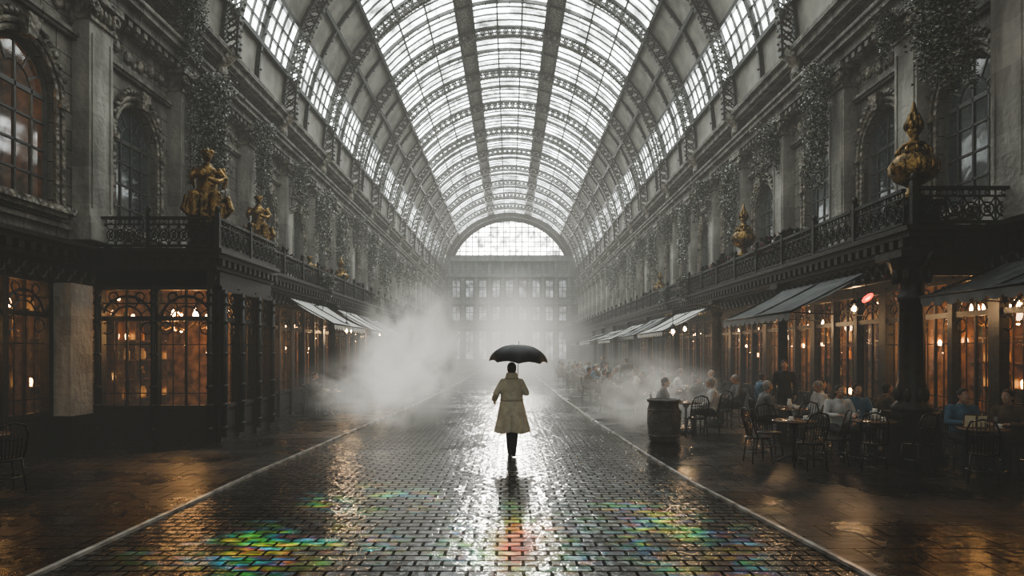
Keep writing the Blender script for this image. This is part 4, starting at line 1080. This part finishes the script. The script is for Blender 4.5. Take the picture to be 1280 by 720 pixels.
# ---------------------------------------------------------------- world + lights
wd=bpy.data.worlds.new('world'); SC.world=wd; wd.use_nodes=True; nt=wd.node_tree; nt.nodes.clear()
o=nt.nodes.new('ShaderNodeOutputWorld'); bg=nt.nodes.new('ShaderNodeBackground'); bg.inputs[0].default_value=(.5,.55,.6,1); bg.inputs[1].default_value=.05
nt.links.new(bg.outputs[0],o.inputs[0])
D=.0052; FL=.42
va=nt.nodes.new('ShaderNodeVolumeAbsorption'); va.inputs[0].default_value=(0,0,0,1); va.inputs[1].default_value=D
em=nt.nodes.new('ShaderNodeEmission'); em.inputs[0].default_value=(1,1,.92,1); em.inputs[1].default_value=D*FL  # haze glow set into the air in place of scattered daylight
ad=nt.nodes.new('ShaderNodeAddShader'); nt.links.new(va.outputs[0],ad.inputs[0]); nt.links.new(em.outputs[0],ad.inputs[1]); nt.links.new(ad.outputs[0],o.inputs['Volume'])
ld=bpy.data.lights.new('added_backlight','SPOT'); ld.energy=48000; ld.spot_size=R(12); ld.spot_blend=.95; ld.shadow_soft_size=2.2; ld.color=(1,.97,.88)  # added spot inside the hall puts sheen on bricks and rims the walker
lo=bpy.data.objects.new('added_backlight',ld); COL.objects.link(lo); lo.location=(0,86,16.5)
lo.rotation_euler=(Vector((-.3,15,0))-Vector((0,86,16.5))).to_track_quat('-Z','Y').to_euler()
ld=bpy.data.lights.new('added_rainbow_spot','SPOT'); ld.energy=135000; ld.spot_size=R(66); ld.spot_blend=.3; ld.shadow_soft_size=.03; ld.use_nodes=True  # added spot; its patterned colour throws rainbow patches on the bricks
nt=ld.node_tree; L=nt.links.new
for n_ in list(nt.nodes): nt.nodes.remove(n_)
o=N(nt,'ShaderNodeOutputLight'); e=N(nt,'ShaderNodeEmission'); L(e.outputs[0],o.inputs[0])
tc=N(nt,'ShaderNodeTexCoord'); sp_=N(nt,'ShaderNodeSeparateXYZ'); L(tc.outputs['Normal'],sp_.inputs[0])
ab=N(nt,'ShaderNodeMath',operation='ABSOLUTE'); L(sp_.outputs[2],ab.inputs[0])
H=9.0
def mth(op,a,b_=None,c_=None):
    n_=N(nt,'ShaderNodeMath',operation=op)
    for i_,v_ in enumerate((a,b_,c_)):
        if v_ is None: continue
        if isinstance(v_,(int,float)): n_.inputs[i_].default_value=v_
        else: L(v_,n_.inputs[i_])
    return n_.outputs[0]
def mrng(v,a,b_): 
    m_=N(nt,'ShaderNodeMapRange'); L(v,m_.inputs[0]); m_.inputs[1].default_value=a; m_.inputs[2].default_value=b_; return m_.outputs[0]
x_=mth('MULTIPLY',mth('DIVIDE',sp_.outputs[0],ab.outputs[0]),H); y_=mth('MULTIPLY',mth('DIVIDE',sp_.outputs[1],ab.outputs[0]),H)
cb_=N(nt,'ShaderNodeCombineXYZ'); L(x_,cb_.inputs[0]); L(y_,cb_.inputs[1])
def nz_(sc,loc,scale,det):
    mp=N(nt,'ShaderNodeMapping'); mp.inputs['Location'].default_value=loc; mp.inputs['Scale'].default_value=sc; mp.inputs['Rotation'].default_value=(0,0,.45); L(cb_.outputs[0],mp.inputs[0])
    n2=N(nt,'ShaderNodeTexNoise'); n2.inputs['Scale'].default_value=scale; n2.inputs['Detail'].default_value=det; L(mp.outputs[0],n2.inputs['Vector']); return n2.outputs[0]
hue=nz_((.7,2.2,1),(1,2,0),1.0,2); fine=nz_((1.8,6,1),(4,0,0),3.6,4); fh=nz_((3,5,1),(0,9,0),3.0,1); msk=nz_((1.8,1.4,1),(3.3,1.7,5),1.0,4)
# hue leans to red, gold, green and blue rather than magenta
fr0=mth('FRACT',mth('ADD',mth('MULTIPLY',hue,5.0),mth('MULTIPLY',fh,.7)))
fr=mth('MULTIPLY',fr0,.66)
def blob(cx,cy,rx,ry):
    a=mth('DIVIDE',mth('SUBTRACT',x_,cx),rx); b2=mth('DIVIDE',mth('SUBTRACT',y_,cy),ry)
    return mrng(mth('SQRT',mth('ADD',mth('MULTIPLY',a,a),mth('MULTIPLY',b2,b2))),1.0,.2)
redm=blob(.5,-.5,.6,1.7)
reg=mth('MAXIMUM',mth('MAXIMUM',blob(-2.0,-.7,1.5,1.2),blob(.5,-.4,1.0,2.2)),mth('MAXIMUM',blob(2.2,.1,1.0,2.4),blob(-1.4,1.6,1.2,1.2)))
hue2=mth('MULTIPLY',fr,mth('SUBTRACT',1.0,mth('MULTIPLY',redm,.93)))
cc=N(nt,'ShaderNodeCombineColor',mode='HSV'); L(hue2,cc.inputs[0]); cc.inputs[1].default_value=.93; cc.inputs[2].default_value=1
L(cc.outputs[0],e.inputs[0])
k1=mrng(msk,.42,.6); k2=mrng(fine,.42,.66)
boost=mth('ADD',1.0,mth('MULTIPLY',redm,.9))
L(mth('MULTIPLY',mth('MULTIPLY',mth('MAXIMUM',k1,mth('MULTIPLY',redm,.7)),k2),mth('MULTIPLY',reg,boost)),e.inputs[1])
lo=bpy.data.objects.new('added_rainbow_spot',ld); COL.objects.link(lo); lo.location=(-.4,7.5,H)
